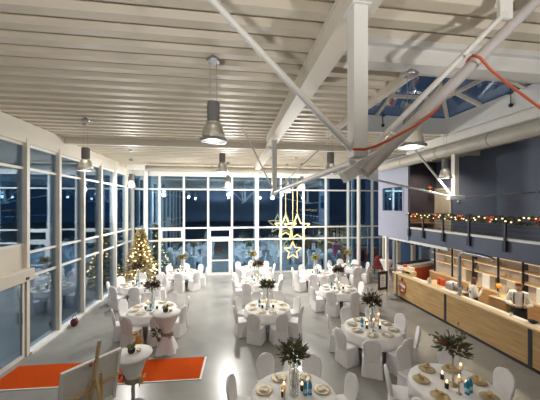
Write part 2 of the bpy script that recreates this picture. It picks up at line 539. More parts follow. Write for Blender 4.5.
d3 = empty('door_3', (XR, 11.95, 2.85), 0, 'pale beige door on the balcony by the plum wall', 'door', kind='structure')
MB().bx(-0.06, 0, 0.0, 0.85, 0, 2.02).build('door_leaf', M['creamwall'], d3)
MB().bx(-0.09, 0, 0.85, 1.0, 0, 2.08).bx(-0.09, 0, -0.12, 0.0, 0, 2.08).bx(-0.09, 0, -0.12, 1.0, 2.03, 2.12).build('door_frame', M['panel'], d3)
MB().cyl((-0.10, 0.1, 1.0), (-0.10, 0.22, 1.0), 0.015, n=8).build('door_handle', M['chrome'], d3)

# railing
rl = empty('balcony_railing', (7.42, 0, 0), 0, 'dark steel balcony railing with thin wires behind the garland', 'railing')
MB().bar((0, 3.0, 3.80), (0, 10.9, 3.80), 0.05, 0.04).build('top_rail', M['darksteel'], rl)
for yy in (10.85, 9.98, 8.95, 7.86, 6.69, 5.55, 4.4):
    MB().bx(-0.03, 0.02, yy - 0.03, yy + 0.03, 3.15, 3.82).bx(-0.05, 0.02, yy - 0.05, yy + 0.05, 2.85, 3.15).build('rail_post', M['darksteel'], rl)
for z in (3.3, 3.42, 3.54, 3.66):
    MB().cyl((0, 3.0, z), (0, 10.9, z), 0.006, n=6).build('wire', M['darksteel'], rl)

# wooden bench boards seen through the railing in the alcove
bn = empty('wooden_bench', (8.6, 12.5, 2.85), 0, 'brown slatted wooden bench in the balcony alcove', 'bench')
MB().bx(-0.9, 1.2, -0.22, 0.22, 0.40, 0.45).build('seat', M['oakdark'], bn)
b_ = MB()
for k in range(5): b_.bx(-0.9, 1.2, 0.22, 0.26, 0.28 + k * 0.12, 0.37 + k * 0.12)
b_.build('backrest', M['oakdark'], bn)
for xx in (-0.8, 1.1): MB().bx(xx - 0.04, xx + 0.04, -0.2, 0.2, 0, 0.40).build('leg', M['oakdark'], bn)

# --- roof steel
bm_ = MB()
bm_.bx(1.17, 1.47, YF, 9.4, 6.10, 6.14); bm_.bx(1.19, 1.45, YF, 9.4, 6.14, 6.38); bm_.bx(1.17, 1.47, YF, 9.4, 6.38, 6.42)
struct('beam', M['cream'], bm_, 'large cream steel roof beam running from the camera towards the back', 'beam')
struct('beam', M['cream'], MB().bx(1.28, 1.52, 9.4, 16.9, 6.02, 6.30), 'slimmer end of the roof beam towards the back glass', 'beam')
struct('beam', M['white_steel'], MB().bx(1.6, 10.3, 3.68, 3.72, 6.12, 6.42).bx(1.6, 10.3, 3.60, 3.84, 6.08, 6.12).bx(1.6, 10.3, 3.60, 3.84, 6.34, 6.42), 'cream cross beam in front of the skylight', 'beam')
struct('beam', M['cream'], MB().bx(-5.6, 10.3, 10.36, 10.50, 6.22, 6.45), 'cream cross beam where the deck steps down', 'beam')
struct('beam', M['white_steel'], MB().bx(-5.55, 10.3, 15.9, 16.1, 6.05, 6.30), 'white cross beam above the back glass', 'beam')
struct('beam', M['cream'], MB().bx(2.98, 3.10, 3.84, 8.55, 6.30, 6.50), 'cream beam along the camera side edge of the skylight', 'beam')
struct('beam', M['white_steel'], MB().bx(6.95, 7.2, 3.84, 10.36, 6.14, 6.42), 'white beam along the bar side of the skylight', 'beam')

ts = empty('roof_truss', (1.27, 2.7, 4.5), 0, 'pale underslung truss with two hanging posts below the main beam', 'truss', kind='structure')
MB().bx(-0.072, 0.072, -0.09, 0.072, 0.09, 1.60).build('post', M['white_steel'], ts)
MB().bx(-0.10, 0.10, -0.12, 0.12, 1.585, 1.60).build('top_plate', M['white_steel'], ts)
MB().bx(-0.07, 0.07, 5.43, 5.57, 0.0, 1.55).build('post', M['white_steel'], ts)
MB().bar((-0.12, 0.06, -0.11), (0.255, 0.06, 0.125), 0.12, 0.11).build('gusset_box', M['white_steel'], ts)
MB().cyl((0, 0.1, 0.06), (0, 5.5, 0.0), 0.038, n=10).build('chord', M['white_steel'], ts)
MB().ball((0, 5.5, 0.0), 0.09).build('node', M['white_steel'], ts)
MB().cyl((-0.05, 0.0, 0.17), (-1.70, 0.0, 1.80), 0.032, n=10).build('rod', M['white_steel'], ts)
MB().cyl((0.12, 0.0, 0.15), (1.72, 0.0, 1.73), 0.030, n=10).build('rod', M['white_steel'], ts)
MB().bx(1.64, 1.80, -0.02, 0.02, 1.66, 1.90).build('gusset', M['white_steel'], ts)
MB().cyl((0.08, 0.0, -0.06), (2.45, 0.0, 2.22), 0.060, n=14).build('pipe_brace', M['greypipe'], ts)
MB().cyl((0, 5.5, 0.02), (-0.95, 5.5, 1.90), 0.025, n=8).build('rod', M['white_steel'], ts)
MB().cyl((0, 5.5, 0.02), (1.9, 5.5, 1.80), 0.020, n=8).build('rod', M['white_steel'], ts)

t2 = empty('roof_truss', (7.2, 8.17, 4.36), 0, 'pale hanging post with white foot and thin rods in front of the balcony', 'truss', kind='structure')
MB().bx(-0.075, 0.075, -0.075, 0.075, 0.08, 1.42).build('post', M['cream'], t2)
MB().bx(-0.27, 0.30, -0.09, 0.09, -0.07, 0.09).build('foot_plate', M['white_steel'], t2, bevel=0.02)
MB().cyl((-0.1, 0, 0.03), (-3.1, 0, 0.62), 0.035, n=8).build('rod', M['white_steel'], t2)
MB().cyl((0.2, 0, 0.0), (3.1, 0, 0.22), 0.035, n=8).build('rod', M['white_steel'], t2)
MB().cyl((-0.1, 0, 0.05), (-1.8, 0, 1.95), 0.035, n=8).build('rod', M['white_steel'], t2)

# ducts
dc = empty('round_duct', (7.2, 0, 5.95), 0, 'long cream round duct along the bar side under the roof', 'duct', kind='structure')
MB().cyl((0, 3.4, 0), (0, 12.6, 0), 0.20, n=20).build('tube', M['duct'], dc)
for yy in (5.0, 6.9, 8.9, 10.9):
    MB().cyl((0, yy - 0.03, 0), (0, yy + 0.03, 0), 0.215, n=20).build('collar', M['duct'], dc)
MB().cyl((0, 6.75, 0.2), (0, 6.75, 0.45), 0.05, n=8).build('hanger', M['duct'], dc)
dc = empty('round_duct', (0, 15.0, 6.02), 0, 'cream round duct across the hall above the back glass', 'duct', kind='structure')
MB().cyl((-4.3, 0, 0), (6.3, 0, 0), 0.15, n=18).build('tube', M['duct'], dc)
for xx in (-4.2, -1.0, 2.2, 5.4):
    MB().cyl((xx - 0.04, 0, 0), (xx + 0.04, 0, 0), 0.165, n=18).build('collar', M['duct'], dc)
    MB().cyl((xx, 0, 0.15), (xx, 0, 0.28), 0.015, n=6).build('hanger', M['duct'], dc)
MB().cyl((6.2, 0, -0.02), (6.5, -0.35, -0.1), 0.2, n=16).build('elbow', M['duct'], dc)
MB().cyl((6.5, -0.35, -0.1), (6.5, -0.6, -0.4), 0.22, 0.14, n=16).build('outlet', M['panel'], dc)

# skylight
sk = empty('skylight', (4.90, 6.12, ZD), 0, 'pyramid glass skylight with cream bars in the roof', 'skylight', kind='structure')
hx, hy, hz, ap = 1.76, 1.74, 0.40, 1.10
f = MB()
f.bx(-hx - 0.08, -hx, -hy - 0.08, hy + 0.08, -0.1, hz); f.bx(hx, hx + 0.08, -hy - 0.08, hy + 0.08, -0.1, hz)
f.bx(-hx, hx, -hy - 0.08, -hy, -0.1, hz); f.bx(-hx, hx, hy, hy + 0.08, -0.1, hz)
f.build('curb', M['white_steel'], sk)
apx = Vector((0, 0, ap))
cs = [Vector((a * hx, b * hy, hz)) for a, b in ((-1, -1), (1, -1), (1, 1), (-1, 1))]
for p in cs: MB().bar(p, apx, 0.10, 0.09).build('hip_bar', M['cream'], sk)
for i in range(4):
    p, q = cs[i], cs[(i + 1) % 4]
    for t in (1 / 3, 2 / 3):
        base = p.lerp(q, t)
        # rises parallel to the slope until it meets the hip
        mid = p.lerp(q, 0.5); sl = apx - mid
        k = 2 / 3
        MB().bar(base, base + sl * k, 0.085, 0.08).build('glazing_bar', M['cream'], sk)
    m1, m2 = p.lerp(apx, 0.42), q.lerp(apx, 0.42)
    MB().bar(m1, m2, 0.085, 0.08).build('glazing_bar', M['cream'], sk)
    nrm = (q - p).cross(apx - p).normalized() * 0.012
    o3 = Vector((0, 0, 0.045))
    g = MB(); vs = [p + o3, q + o3, apx + o3]
    g.add([v - nrm for v in vs] + [v + nrm for v in vs], [(0, 1, 2), (5, 4, 3), (0, 3, 4, 1), (1, 4, 5, 2), (2, 5, 3, 0)])
    g.build('pane', M['skypane'], sk)
# window openers hanging from the skylight curb
for p, lab in (((4.5, 7.83, 6.54), 'small black opener hanging at the far side of the skylight'), ((6.63, 5.84, 6.54), 'small black opener hanging at the bar side of the skylight')):
    e = empty('skylight_opener', p, 0, lab, 'opener')
    MB().cyl((0, 0, 0), (0.0, 0, 0.27), 0.012, n=6).bx(-0.03, 0.06, -0.03, 0.06, 0.25, 0.28).build('rod', M['darksteel'], e)
    MB().ball((0, 0, -0.03), 0.05).build('knob', M['black'], e)

# orange cable along the truss
cpts = [(1.14, 2.52, 4.64), (1.26, 2.52, 4.64), (1.39, 2.54, 4.68), (1.52, 2.56, 4.74), (1.65, 2.56, 4.81), (1.82, 2.57, 4.90), (2.00, 2.62, 5.01), (2.15, 2.68, 5.12), (2.36, 2.80, 5.32), (2.50, 2.82, 5.50), (2.58, 2.80, 5.64), (2.54, 2.70, 5.69), (2.48, 2.58, 5.66), (2.54, 2.56, 5.63), (2.68, 2.58, 5.53), (2.88, 2.60, 5.42), (3.09, 2.62, 5.32), (3.34, 2.62, 5.17), (3.62, 2.62, 5.03), (4.13, 2.62, 4.85)]
tag(MB().tube(cpts, 0.013, 8).build('cable', M['orangecable']), 'orange cable wound over the grey pipe of the roof truss', 'cable')

# ------------------------------------------------------------------ pendant lamps
def make_pendant(power):
    r = empty('pendant_lamp')
    h = MB(); h.cyl((0, 0, 0.30), (0, 0, 0.61), 0.088, n=18)
    for k in range(12):
        a = 2 * PI * k / 12
        h.box((0.090 * math.cos(a), 0.090 * math.sin(a), 0.46), (0.016, 0.008, 0.27), (0, 0, a))
    h.build('gear_housing', M['housing'], r)
    MB().lathe([(0.09, 0.30), (0.115, 0.285), (0.145, 0.21), (0.17, 0.12), (0.185, 0.02), (0.18, 0.02), (0.165, 0.12), (0.14, 0.21), (0.11, 0.28), (0.085, 0.29)], n=24, close=False).build('reflector', M['prism'], r)
    MB().lathe([(0.18, 0.0), (0.215, 0.0), (0.215, 0.035), (0.18, 0.035)], n=24, close=False).build('rim', M['chrome'], r)
    MB().ball((0, 0, 0.145 if power > 1 else 0.10), 0.10 if power > 1 else 0.05, sc=(1, 1, 1.35)).build('bulb', M['lampbulb' if power > 1 else 'dimbulb'], r)
    return r


def pendant(x, y, z, top, label, power=1.0):
    o = make_pendant(power)
    o.location = (x, y, z); tag(o, label, 'lamp', 'pendant hall lamps')
    H = top - z
    for s in (-0.05, 0.05):
        MB().cyl((s, 0, 0.60), (s, 0, H - 0.06), 0.004, n=6).build('cable', M['chrome'], o)
    MB().lathe([(0.09, H - 0.10), (0.11, H - 0.07), (0.08, H - 0.04), (0.03, H - 0.03), (0.03, H)], n=16).build('canopy', M['chrome'], o)
    ld = bpy.data.lights.new('lamp_light', 'POINT'); ld.energy = LAMP_W * power; ld.shadow_soft_size = 0.10; ld.color = LAMP_COL
    lo = bpy.data.objects.new('lamp_light', ld); COL.objects.link(lo); lo.parent = o; lo.location = (0, 0, -0.12)
    sd = bpy.data.lights.new('lamp_beam', 'SPOT'); sd.energy = DOWN_W * power; sd.shadow_soft_size = 0.13; sd.color = LAMP_COL
    sd.spot_size = math.radians(150); sd.spot_blend = 0.6
    so = bpy.data.objects.new('lamp_beam', sd); COL.objects.link(so); so.parent = o; so.location = (0, 0, -0.15)


pendant(-0.27, 4.40, 5.09, ZD, 'largest glass bell pendant lamp, on long wires under the ribbed deck', 0.15)
pendant(-3.78, 7.95, 5.02, ZD, 'glass bell pendant lamp by the side glass wall, next to the entrance', 0.34)
pendant(-4.6, 13.8, 4.98, 6.30, 'glass bell pendant lamp in the corner above the fir tree', 2.40)
pendant(-0.28, 9.2, 5.2, ZD, 'glass bell pendant lamp behind the largest one', 0.22)
pendant(-0.15, 14.2, 5.02, 6.30, 'bright pendant lamp hanging before the back glass door', 4.60)
pendant(2.76, 7.53, 4.99, ZD, 'glass bell pendant lamp just above the truss chord', 0.16)
pendant(2.57, 3.73, 4.94, 6.08, 'large glass bell pendant lamp beside the orange cable', 0.22)
pendant(6.72, 8.02, 4.97, ZD, 'glass bell pendant lamp beside the hanging post at the balcony', 0.22)
pendant(3.62, 14.1, 5.02, 6.30, 'far pendant lamp above the hanging stars, bar side', 3.00)
pendant(2.9, 14.4, 4.80, 6.30, 'far pendant lamp above the hanging stars, door side', 2.00)
pendant(-3.8, 3.0, 5.05, ZD, 'glass bell pendant lamp above the entrance area', 0.15)


# invented uplights on the unseen gallery, added to brighten deck and truss
for x, y, lab in ((-1.6, -0.8, 'added unseen fill uplight on the camera gallery, entrance end'), (3.6, -0.8, 'added unseen fill uplight on the camera gallery, bar end')):
    e = empty('added_fill_uplight', (x, y, 2.5), 0, lab, 'lamp')
    MB().lathe([(0.16, 0), (0.16, 0.02), (0.02, 0.04)], n=20).build('base', M['darksteel'], e)
    MB().cyl((0, 0, 0.03), (0, 0, 1.5), 0.018, n=10).build('stem', M['darksteel'], e)
    MB().lathe([(0.03, 1.5), (0.12, 1.56), (0.16, 1.66), (0.15, 1.66), (0.11, 1.575), (0.03, 1.52)], n=20).build('bowl', M['darksteel'], e)
    MB().cyl((0, 0, 1.56), (0, 0, 1.58), 0.09, n=16).build('bulb', M['dimbulb'], e)
    ld = bpy.data.lights.new('added_fill_light', 'SPOT'); ld.energy = UP_W; ld.color = LAMP_COL; ld.spot_size = math.radians(172); ld.spot_blend = 0.35; ld.shadow_soft_size = 0.12
    lo = bpy.data.objects.new('added_fill_light', ld); COL.objects.link(lo); lo.parent = e; lo.location = (0, 0, 1.68); lo.rotation_euler = (PI, 0, 0)

# detectors on the deck
for p, lab in (((-4.02, 8.41, 6.42), 'white smoke detector on the ribbed deck'), ((-3.85, 11.5, 6.30), 'small grey detector on the far deck by the side glass'), ((2.9, 12.4, 6.30), 'small grey detector on the far deck by the main beam')):
    e = empty('smoke_detector', p, 0, lab, 'detector')
    MB().cyl((0, 0, 0), (0, 0, -0.03), 0.09, n=16).build('base', M['white'], e)
    MB().lathe([(0.07, -0.03), (0.06, -0.07), (0.03, -0.08)], n=16).build('sensor_head', M['chrome'], e)

# ------------------------------------------------------------------ carpet
tag(MB().bx(-0.0, 4.72, 0, 0.98, 0.0, 0.012).build('orange_carpet', M['orange']), 'orange carpet runner leading in from the entrance door', 'carpet').location = (-5.42, 7.0, 0.0)
crp = bpy.data.objects['orange_carpet']
crp.rotation_euler = (0, 0, -0.045)
MB().bx(4.68, 4.73, -0.02, 0.98, 0.0, 0.014).bx(0.0, 4.68, -0.02, 0.01, 0.0, 0.014).build('edge_tape', M['white'], crp)['label'] = 'white edge tape'

# ------------------------------------------------------------------ chairs
def rrect(hx, hy, r, z, n=8, wave=0.0, ph=0.0, yo=0.0):
    pts = []
    for cx, cy, a0 in ((hx - r, hy - r, 0), (-hx + r, hy - r, PI / 2), (-hx + r, -hy + r, PI), (hx - r, -hy + r, 1.5 * PI)):
        for k in range(n):
            a = a0 + PI / 2 * k / (n - 1)
            pts.append((cx + r * math.cos(a), cy + r * math.sin(a)))
    # resample to a fixed count so pleats can wave and rings match
    m = len(pts)
    N = 64
    ds = [math.dist(pts[i], pts[(i + 1) % m]) for i in range(m)]
    tot = sum(ds)
    out = []
    i, acc = 0, 0.0
    for q in range(N):
        t = tot * q / N
        while i < m - 1 and acc + ds[i] < t:
            acc += ds[i]; i += 1
        f = (t - acc) / max(ds[i], 1e-9)
        p0, p1 = pts[i], pts[(i + 1) % m]
        sc = 1 + wave * math.sin(q * 2 * PI * 14 / N + ph)
        out.append(((p0[0] + (p1[0] - p0[0]) * f) * sc, (p0[1] + (p1[1] - p0[1]) * f) * sc + yo, z))
    return out


def make_chair():
    r = empty('banquet_chair')
    MB().loft([rrect(0.20, 0.19, 0.05, 0.42), rrect(0.215, 0.205, 0.06, 0.44), rrect(0.215, 0.205, 0.06, 0.462), rrect(0.19, 0.18, 0.06, 0.475)]).build('seat_cover', M['chaircloth'], r)
    base = rrect(0.205, 0.195, 0.05, 0.0)
    rings = []
    for t in range(7):
        u = t / 6
        z = 0.44 - 0.43 * u
        rings.append(rrect(0.208 + 0.022 * u, 0.20 + 0.022 * u, 0.05, z, wave=0.028 * u, ph=0.4))
    MB().loft(rings, close=False).build('skirt', M['chaircloth'], r)
    rings = []
    n = 20
    for z, w, t in ((0.40, 0.175, 0.03), (0.50, 0.178, 0.035), (0.58, 0.188, 0.036), (0.68, 0.205, 0.036), (0.77, 0.207, 0.036), (0.84, 0.190, 0.034), (0.89, 0.158, 0.031), (0.925, 0.112, 0.027), (0.945, 0.055, 0.02), (0.948, 0.01, 0.006)):
        yo = -0.195 - (z - 0.42) * 0.16
        ring = []
        for k in range(n):
            a = 2 * PI * k / n
            c, s = math.cos(a), math.sin(a)
            ring.append((w * math.copysign(abs(c) ** 0.8, c), yo + t * math.copysign(abs(s) ** 0.7, s) - 0.02 * (1 - (c * c)) * 0.0 + 0.025 * c * c, z))
        rings.append(ring)
    MB().loft(rings).build('backrest_cover', M['chaircloth'], r)
    for c in r.children:
        c.data.transform(Matrix.Diagonal((1.06, 1.05, 1.0, 1.0)))
    return r


CH = Proto(make_chair)

# table key: (x, y, angle offset deg, short name, style, chairs shown)
TABLES = [
    ('A', -3.95, 12.7, 10, 'the fir-tree table', 'burgundy', 1),
    ('T2', -2.55, 9.6, 22.5, 'the cocktail-side table', 'burgundy', 1),
    ('T3', -2.45, 14.75, 0, 'the back-door table', 'gold', 1),
    ('T4', 1.2, 9.2, 15, 'the second middle-row table', 'green', 1),
    ('T5', 1.2, 12.5, 15, 'the third middle-row table', 'burgundy', 1),
    ('T5b', 1.2, 15.15, 0, 'the last middle-row table', 'gold', 1),
    ('T6', 3.85, 7.25, 17, 'the second bar-row table', 'burgundy', 2),
    ('T7', 4.3, 10.85, 10, 'the third bar-row table', 'burgundy', 1),
    ('T8', 4.2, 13.6, 22.5, 'the fourth bar-row table', 'gold', 1),
    ('T9', 6.45, 14.85, 0, 'the framed-sign table', 'gold', 1),
    ('T10', 1.10, 4.84, 6, 'the front middle-row table', 'green', 3),
    ('T11', 4.10, 4.70, 2, 'the front bar-row table', 'gold_stand', 3),
]


def side(deg):
    """where on a table: bar / far (back glass) / entrance / near (camera)"""
    d = deg % 360
    names = ['bar', 'far', 'entrance', 'near']
    q = d / 90.0
    k = int(round(q)) % 4
    off = d - 90 * round(q)
    if abs(off) < 12: return names[k] + ' side'
    o = names[(k + 1) % 4] if off > 0 else names[(k - 1) % 4]
    if abs(off) > 33: 
        a, b = sorted((names[k], o)); return '%s-%s corner' % (a, b)
    return '%s side %s end' % (names[k], o)


def make_cloth():
    n = 72
    rings = []
    def ring(r, z, wv):
        return [((r + wv * math.sin(9 * 2 * PI * k / n)) * math.cos(2 * PI * k / n), (r + wv * math.sin(9 * 2 * PI * k / n)) * math.sin(2 * PI * k / n), z) for k in range(n)]
    rings = [ring(0.02, 0.762, 0), ring(0.5, 0.762, 0), ring(0.725, 0.762, 0), ring(0.745, 0.752, 0.0), ring(0.752, 0.70, 0.008), ring(0.762, 0.60, 0.018), ring(0.77, 0.49, 0.026), ring(0.765, 0.49, 0.026), ring(0.74, 0.70, 0.006), ring(0.73, 0.745, 0), ring(0.6, 0.752, 0)]
    o = MB().loft(rings).build('tablecloth', M['cloth'])
    return o


def make_table():
    r = empty('banquet_table')
    MB().cyl((0, 0, 0.71), (0, 0, 0.748), 0.72, n=48).build('tabletop', M['oaklight'], r)
    for k in range(4):
        a = PI / 4 + k * PI / 2
        MB().bar((0.42 * math.cos(a), 0.42 * math.sin(a), 0.71), (0.46 * math.cos(a), 0.46 * math.sin(a), 0.0), 0.04, 0.04).build('leg', M['darksteel'], r)
    return r


def leaf_cluster(mb, c, R, H, n, L, seed, w=0.4):
    rr = random.Random(seed)
    c = Vector(c)
    for i in range(n):
        th = rr.uniform(0, 2 * PI); ph = rr.uniform(-0.25, 1.0)
        d = Vector((math.cos(th) * math.cos(ph), math.sin(th) * math.cos(ph), math.sin(ph)))
        q = rr.uniform(0.15, 0.95)
        p = c + Vector((d.x * R * q, d.y * R * q, d.z * H * q))
        dd = (d + Vector((rr.uniform(-.6, .6), rr.uniform(-.6, .6), rr.uniform(-.5, .5)))).normalized()
        l = L * rr.uniform(0.7, 1.3)
        mb.leaf(p, dd, l, l * w, rr.uniform(0, PI))


def make_centrepiece(style, seed):
    r = empty('centrepiece')
    tall = 0.64
    if style == 'gold_stand':
        MB().lathe([(0.09, 0.0), (0.09, 0.012), (0.02, 0.03), (0.014, 0.2), (0.014, tall - 0.02), (0.05, tall)], n=16).build('stand', M['gold'], r)
    else:
        rings = [(0.085, 0.0), (0.085, tall), (0.08, tall), (0.08, 0.02), (0.01, 0.02)]
        MB().lathe(rings, n=24).build('vase', M['clear'], r)
        MB().lathe([(0.087, tall - 0.01), (0.087, tall + 0.004), (0.079, tall + 0.004), (0.079, tall - 0.01)], n=24, close=False).build('vase_rim', M['clear'], r)
    lm = {'green': M['leaf'], 'burgundy': M['leafred'], 'gold': M['leafgold'], 'gold_stand': M['leaf']}[style]
    rr = random.Random(seed + 5)
    R, H = (0.23, 0.21) if style != 'gold_stand' else (0.28, 0.15)
    if style == 'gold': R, H = 0.17, 0.2
    g = MB(); leaf_cluster(g, (0, 0, tall + 0.05), R, H, 210, 0.12, seed)
    # longer sprays
    for k in range(12):
        th = rr.uniform(0, 2 * PI); up = rr.uniform(0.1, 2.2)
        d = Vector((math.cos(th), math.sin(th), up)).normalized()
        p0 = Vector((0, 0, tall + 0.05)); p1 = p0 + d * rr.uniform(R, R * 1.6)
        g.cyl(p0, p1, 0.004, 0.002, n=4)
        for j in range(9):
            q = p0.lerp(p1, 0.35 + 0.65 * j / 8)
            g.leaf(q, d + Vector((rr.uniform(-1, 1), rr.uniform(-1, 1), rr.uniform(-.6, .6))), 0.07, 0.03, rr.uniform(0, PI))
    g.build('foliage', lm, r)
    s = MB()
    for k in range(5):
        a = k * 1.3
        s.cyl((0.04 * math.cos(a), 0.04 * math.sin(a), 0.04), (0.02 * math.cos(a + 2), 0.02 * math.sin(a + 2), tall + 0.08), 0.005, n=5)
    if style != 'gold_stand': s.build('stems', M['leaf'], r)
    nb = {'green': 6, 'burgundy': 5, 'gold': 8, 'gold_stand': 5}[style]
    for k in range(nb):
        th = rr.uniform(0, 2 * PI); ph = rr.uniform(0.1, 1.1)
        p = Vector((math.cos(th) * math.cos(ph) * R, math.sin(th) * math.cos(ph) * R, tall + 0.05 + math.sin(ph) * H * 1.05))
        b = MB()
        for j in range(9):
            a = j * 2.4; e = 0.3 + 0.1 * j
            b.leaf(p, (math.cos(a) * (1.2 - e * .6), math.sin(a) * (1.2 - e * .6), e), 0.045, 0.035, a)
        b.build('blossom', M['petal'] if (style in ('green', 'gold') or k % 3 == 0) else M['petalred'], r)
    return r


def make_candle():
    r = empty('candle_holder')
    MB().lathe([(0.030, 0), (0.034, 0.01), (0.036, 0.10), (0.030, 0.10), (0.028, 0.02), (0.005, 0.02)], n=14).build('holder', M['candleholder'], r)
    MB().cyl((0, 0, 0.02), (0, 0, 0.115), 0.026, n=12).build('candle', M['wax'], r)
    MB().lathe([(0.002, 0.115), (0.011, 0.125), (0.012, 0.137), (0.006, 0.155), (0.001, 0.165)], n=8).build('flame', M['flame'], r)
    return r


def make_tall_candle():
    r = empty('candlestick')
    MB().lathe([(0.045, 0), (0.045, 0.01), (0.012, 0.03), (0.010, 0.20), (0.035, 0.215), (0.035, 0.225), (0.01, 0.225)], n=14).build('stick', M['gold'], r)
    MB().cyl((0, 0, 0.225), (0, 0, 0.30), 0.028, n=12).build('candle', M['wax'], r)
    MB().lathe([(0.002, 0.30), (0.011, 0.31), (0.012, 0.322), (0.006, 0.34), (0.001, 0.35)], n=8).build('flame', M['flame'], r)
    return r


def make_plate():
    r = empty('charger_plate')
    MB().lathe([(0.01, 0.004), (0.09, 0.004), (0.105, 0.001), (0.155, 0.014), (0.152, 0.019), (0.105, 0.009), (0.01, 0.009)], n=28).build('dish', M['gold'], r)
    return r


def make_napkin():
    m = MB()
    m.box((0, 0, 0.006), (0.09, 0.16, 0.012)); m.box((0.0, 0.01, 0.016), (0.085, 0.13, 0.008), (0.04, 0, 0.06)); m.box((0.006, -0.02, 0.024), (0.07, 0.07, 0.008), (-0.05, 0, -0.1))
    return m.build('napkin', M['cloth'])


def make_gold_napkin():
    m = MB()
    for s in (-1, 1):
        m.leaf((0, 0, 0.012), (s, 0.15, 0.22), 0.13, 0.12, PI / 2)
        m.leaf((0, 0, 0.012), (s * 0.8, -0.5, 0.15), 0.11, 0.10, PI / 2)
    m.box((0, 0, 0.012), (0.06, 0.10, 0.024))
    zm = min(p[2] for p in m.v)
    m.v = [(p[0] * 0.8, p[1] * 0.8, p[2] - zm) for p in m.v]
    return m.build('napkin', M['goldsatin'])


def make_bottle():
    r = empty('water_bottle')
    MB().lathe([(0.032, 0), (0.037, 0.008), (0.037, 0.16), (0.030, 0.20), (0.014, 0.235), (0.014, 0.25)], n=16).build('bottle_body', M['blue'], r)
    MB().cyl((0, 0, 0.25), (0, 0, 0.272), 0.017, n=12).build('cap', M['bluecap'], r)
    MB().lathe([(0.0378, 0.05), (0.0378, 0.12)], n=16, close=False).build('bottle_label', M['bluecap'], r)
    return r


CLOTH = Proto(make_cloth); TBL = Proto(make_table); CAN = Proto(make_candle); TCAN = Proto(make_tall_candle)
PLT = Proto(make_plate); NAP = Proto(make_napkin); GNAP = Proto(make_gold_napkin); BOT = Proto(make_bottle)
CENT = {s: Proto(lambda s=s, i=i: make_centrepiece(s, 11 + i * 7)) for i, s in enumerate(('green', 'burgundy', 'gold', 'gold_stand'))}


def inframe(x, y, z0, z1, pad=6):
    a = px(x, y, z0); b = px(x, y, z1)
    return -pad < a[0] < 540 + pad and b[1] < 400 + pad


ZT = 0.763
jit = random.Random(3)
for key, tx, ty, off, nm, style, det in TABLES:
    TBL.place((tx, ty, 0), 0.2, 'round banquet table under the white cloth, %s' % nm, 'table', 'round banquet tables')
    CLOTH.place((tx, ty, 0), jit.uniform(0, 6), 'white round cloth draped over ' + nm, 'tablecloth', 'white tablecloths')
    ns = 7 if key in ('T10', 'T11') else 8
    for k in range(ns):
        deg = off + 360 / ns * k
        a = math.radians(deg)
        rad = 0.87 + jit.uniform(-0.02, 0.07)
        cx, cy = tx + rad * math.cos(a), ty + rad * math.sin(a)
        if not inframe(tx + 1.05 * math.cos(a), ty + 1.05 * math.sin(a), 0.0, 0.95): continue
        CH.place((cx, cy, 0), a + PI / 2 + jit.uniform(-0.05, 0.05), 'white covered chair, %s of %s' % (side(deg), nm), 'chair', 'white covered banquet chairs')
        # setting
        pxx, pyy = tx + 0.54 * math.cos(a), ty + 0.54 * math.sin(a)
        if inframe(pxx, pyy, 0.7, 0.8, 2):
            PLT.place((pxx, pyy, ZT), a, 'gold charger plate, %s of %s' % (side(deg), nm), 'plate', 'gold charger plates')
            (GNAP if key == 'T11' else NAP).place((pxx, pyy, ZT + (0.0195 if key == 'T11' else 0.0095)), a + PI / 2 + jit.uniform(-0.3, 0.3), ('gold' if key == 'T11' else 'white') + ' napkin on the plate, %s of %s' % (side(deg), nm), 'napkin', ('gold' if key == 'T11' else 'white') + ' folded napkins')
    CENT[style].place((tx, ty, ZT), jit.uniform(0, 6), {'green': 'leafy green centrepiece with pale blossoms on ', 'burgundy': 'dark leafy centrepiece in a glass vase on ', 'gold': 'olive and gold centrepiece on ', 'gold_stand': 'wide dark leafy centrepiece on a gold stand on '}[style] + nm, 'centrepiece', 'table centrepieces')
    # candles around the vase
    angs = [185, 215, 150, 80, 30] if key == 'T10' else [200, 250, 320, 20, 110] if det > 1 else [205, 255, 330]
    for j, dg in enumerate(angs):
        a = math.radians(dg)
        rr = 0.2 + 0.05 * (j % 2)
        x, y = tx + rr * math.cos(a), ty + rr * math.sin(a)
        if not inframe(x, y, 0.75, 0.9, 0): continue
        tall = (j % 2 == 1)
        (TCAN if tall else CAN).place((x, y, ZT), 0, ('candle on a gold stick, ' if tall else 'candle in a dark glass, ') + '%s of vase, %s' % (side(dg), nm), 'candle', 'table candles')
    for j, dg in enumerate([280, 305] if key in ('T10', 'T11') else ([165] if key in ('T4', 'T6', 'T5', 'T7', 'T3') else [275])):
        a = math.radians(dg)
        x, y = tx + 0.27 * math.cos(a), ty + 0.27 * math.sin(a)
        if key == 'T10': x, y = tx + 0.20 + 0.085 * j, ty - 0.03
        if inframe(x, y, 0.7, 1.0, 0):
            BOT.place((x, y, ZT), 0, ('blue water bottle on %s' % nm) if key not in ('T10', 'T11') else 'blue water bottle, %s of the pair on %s' % (('entrance side', 'bar side')[j], nm), 'bottle', 'blue water bottles')


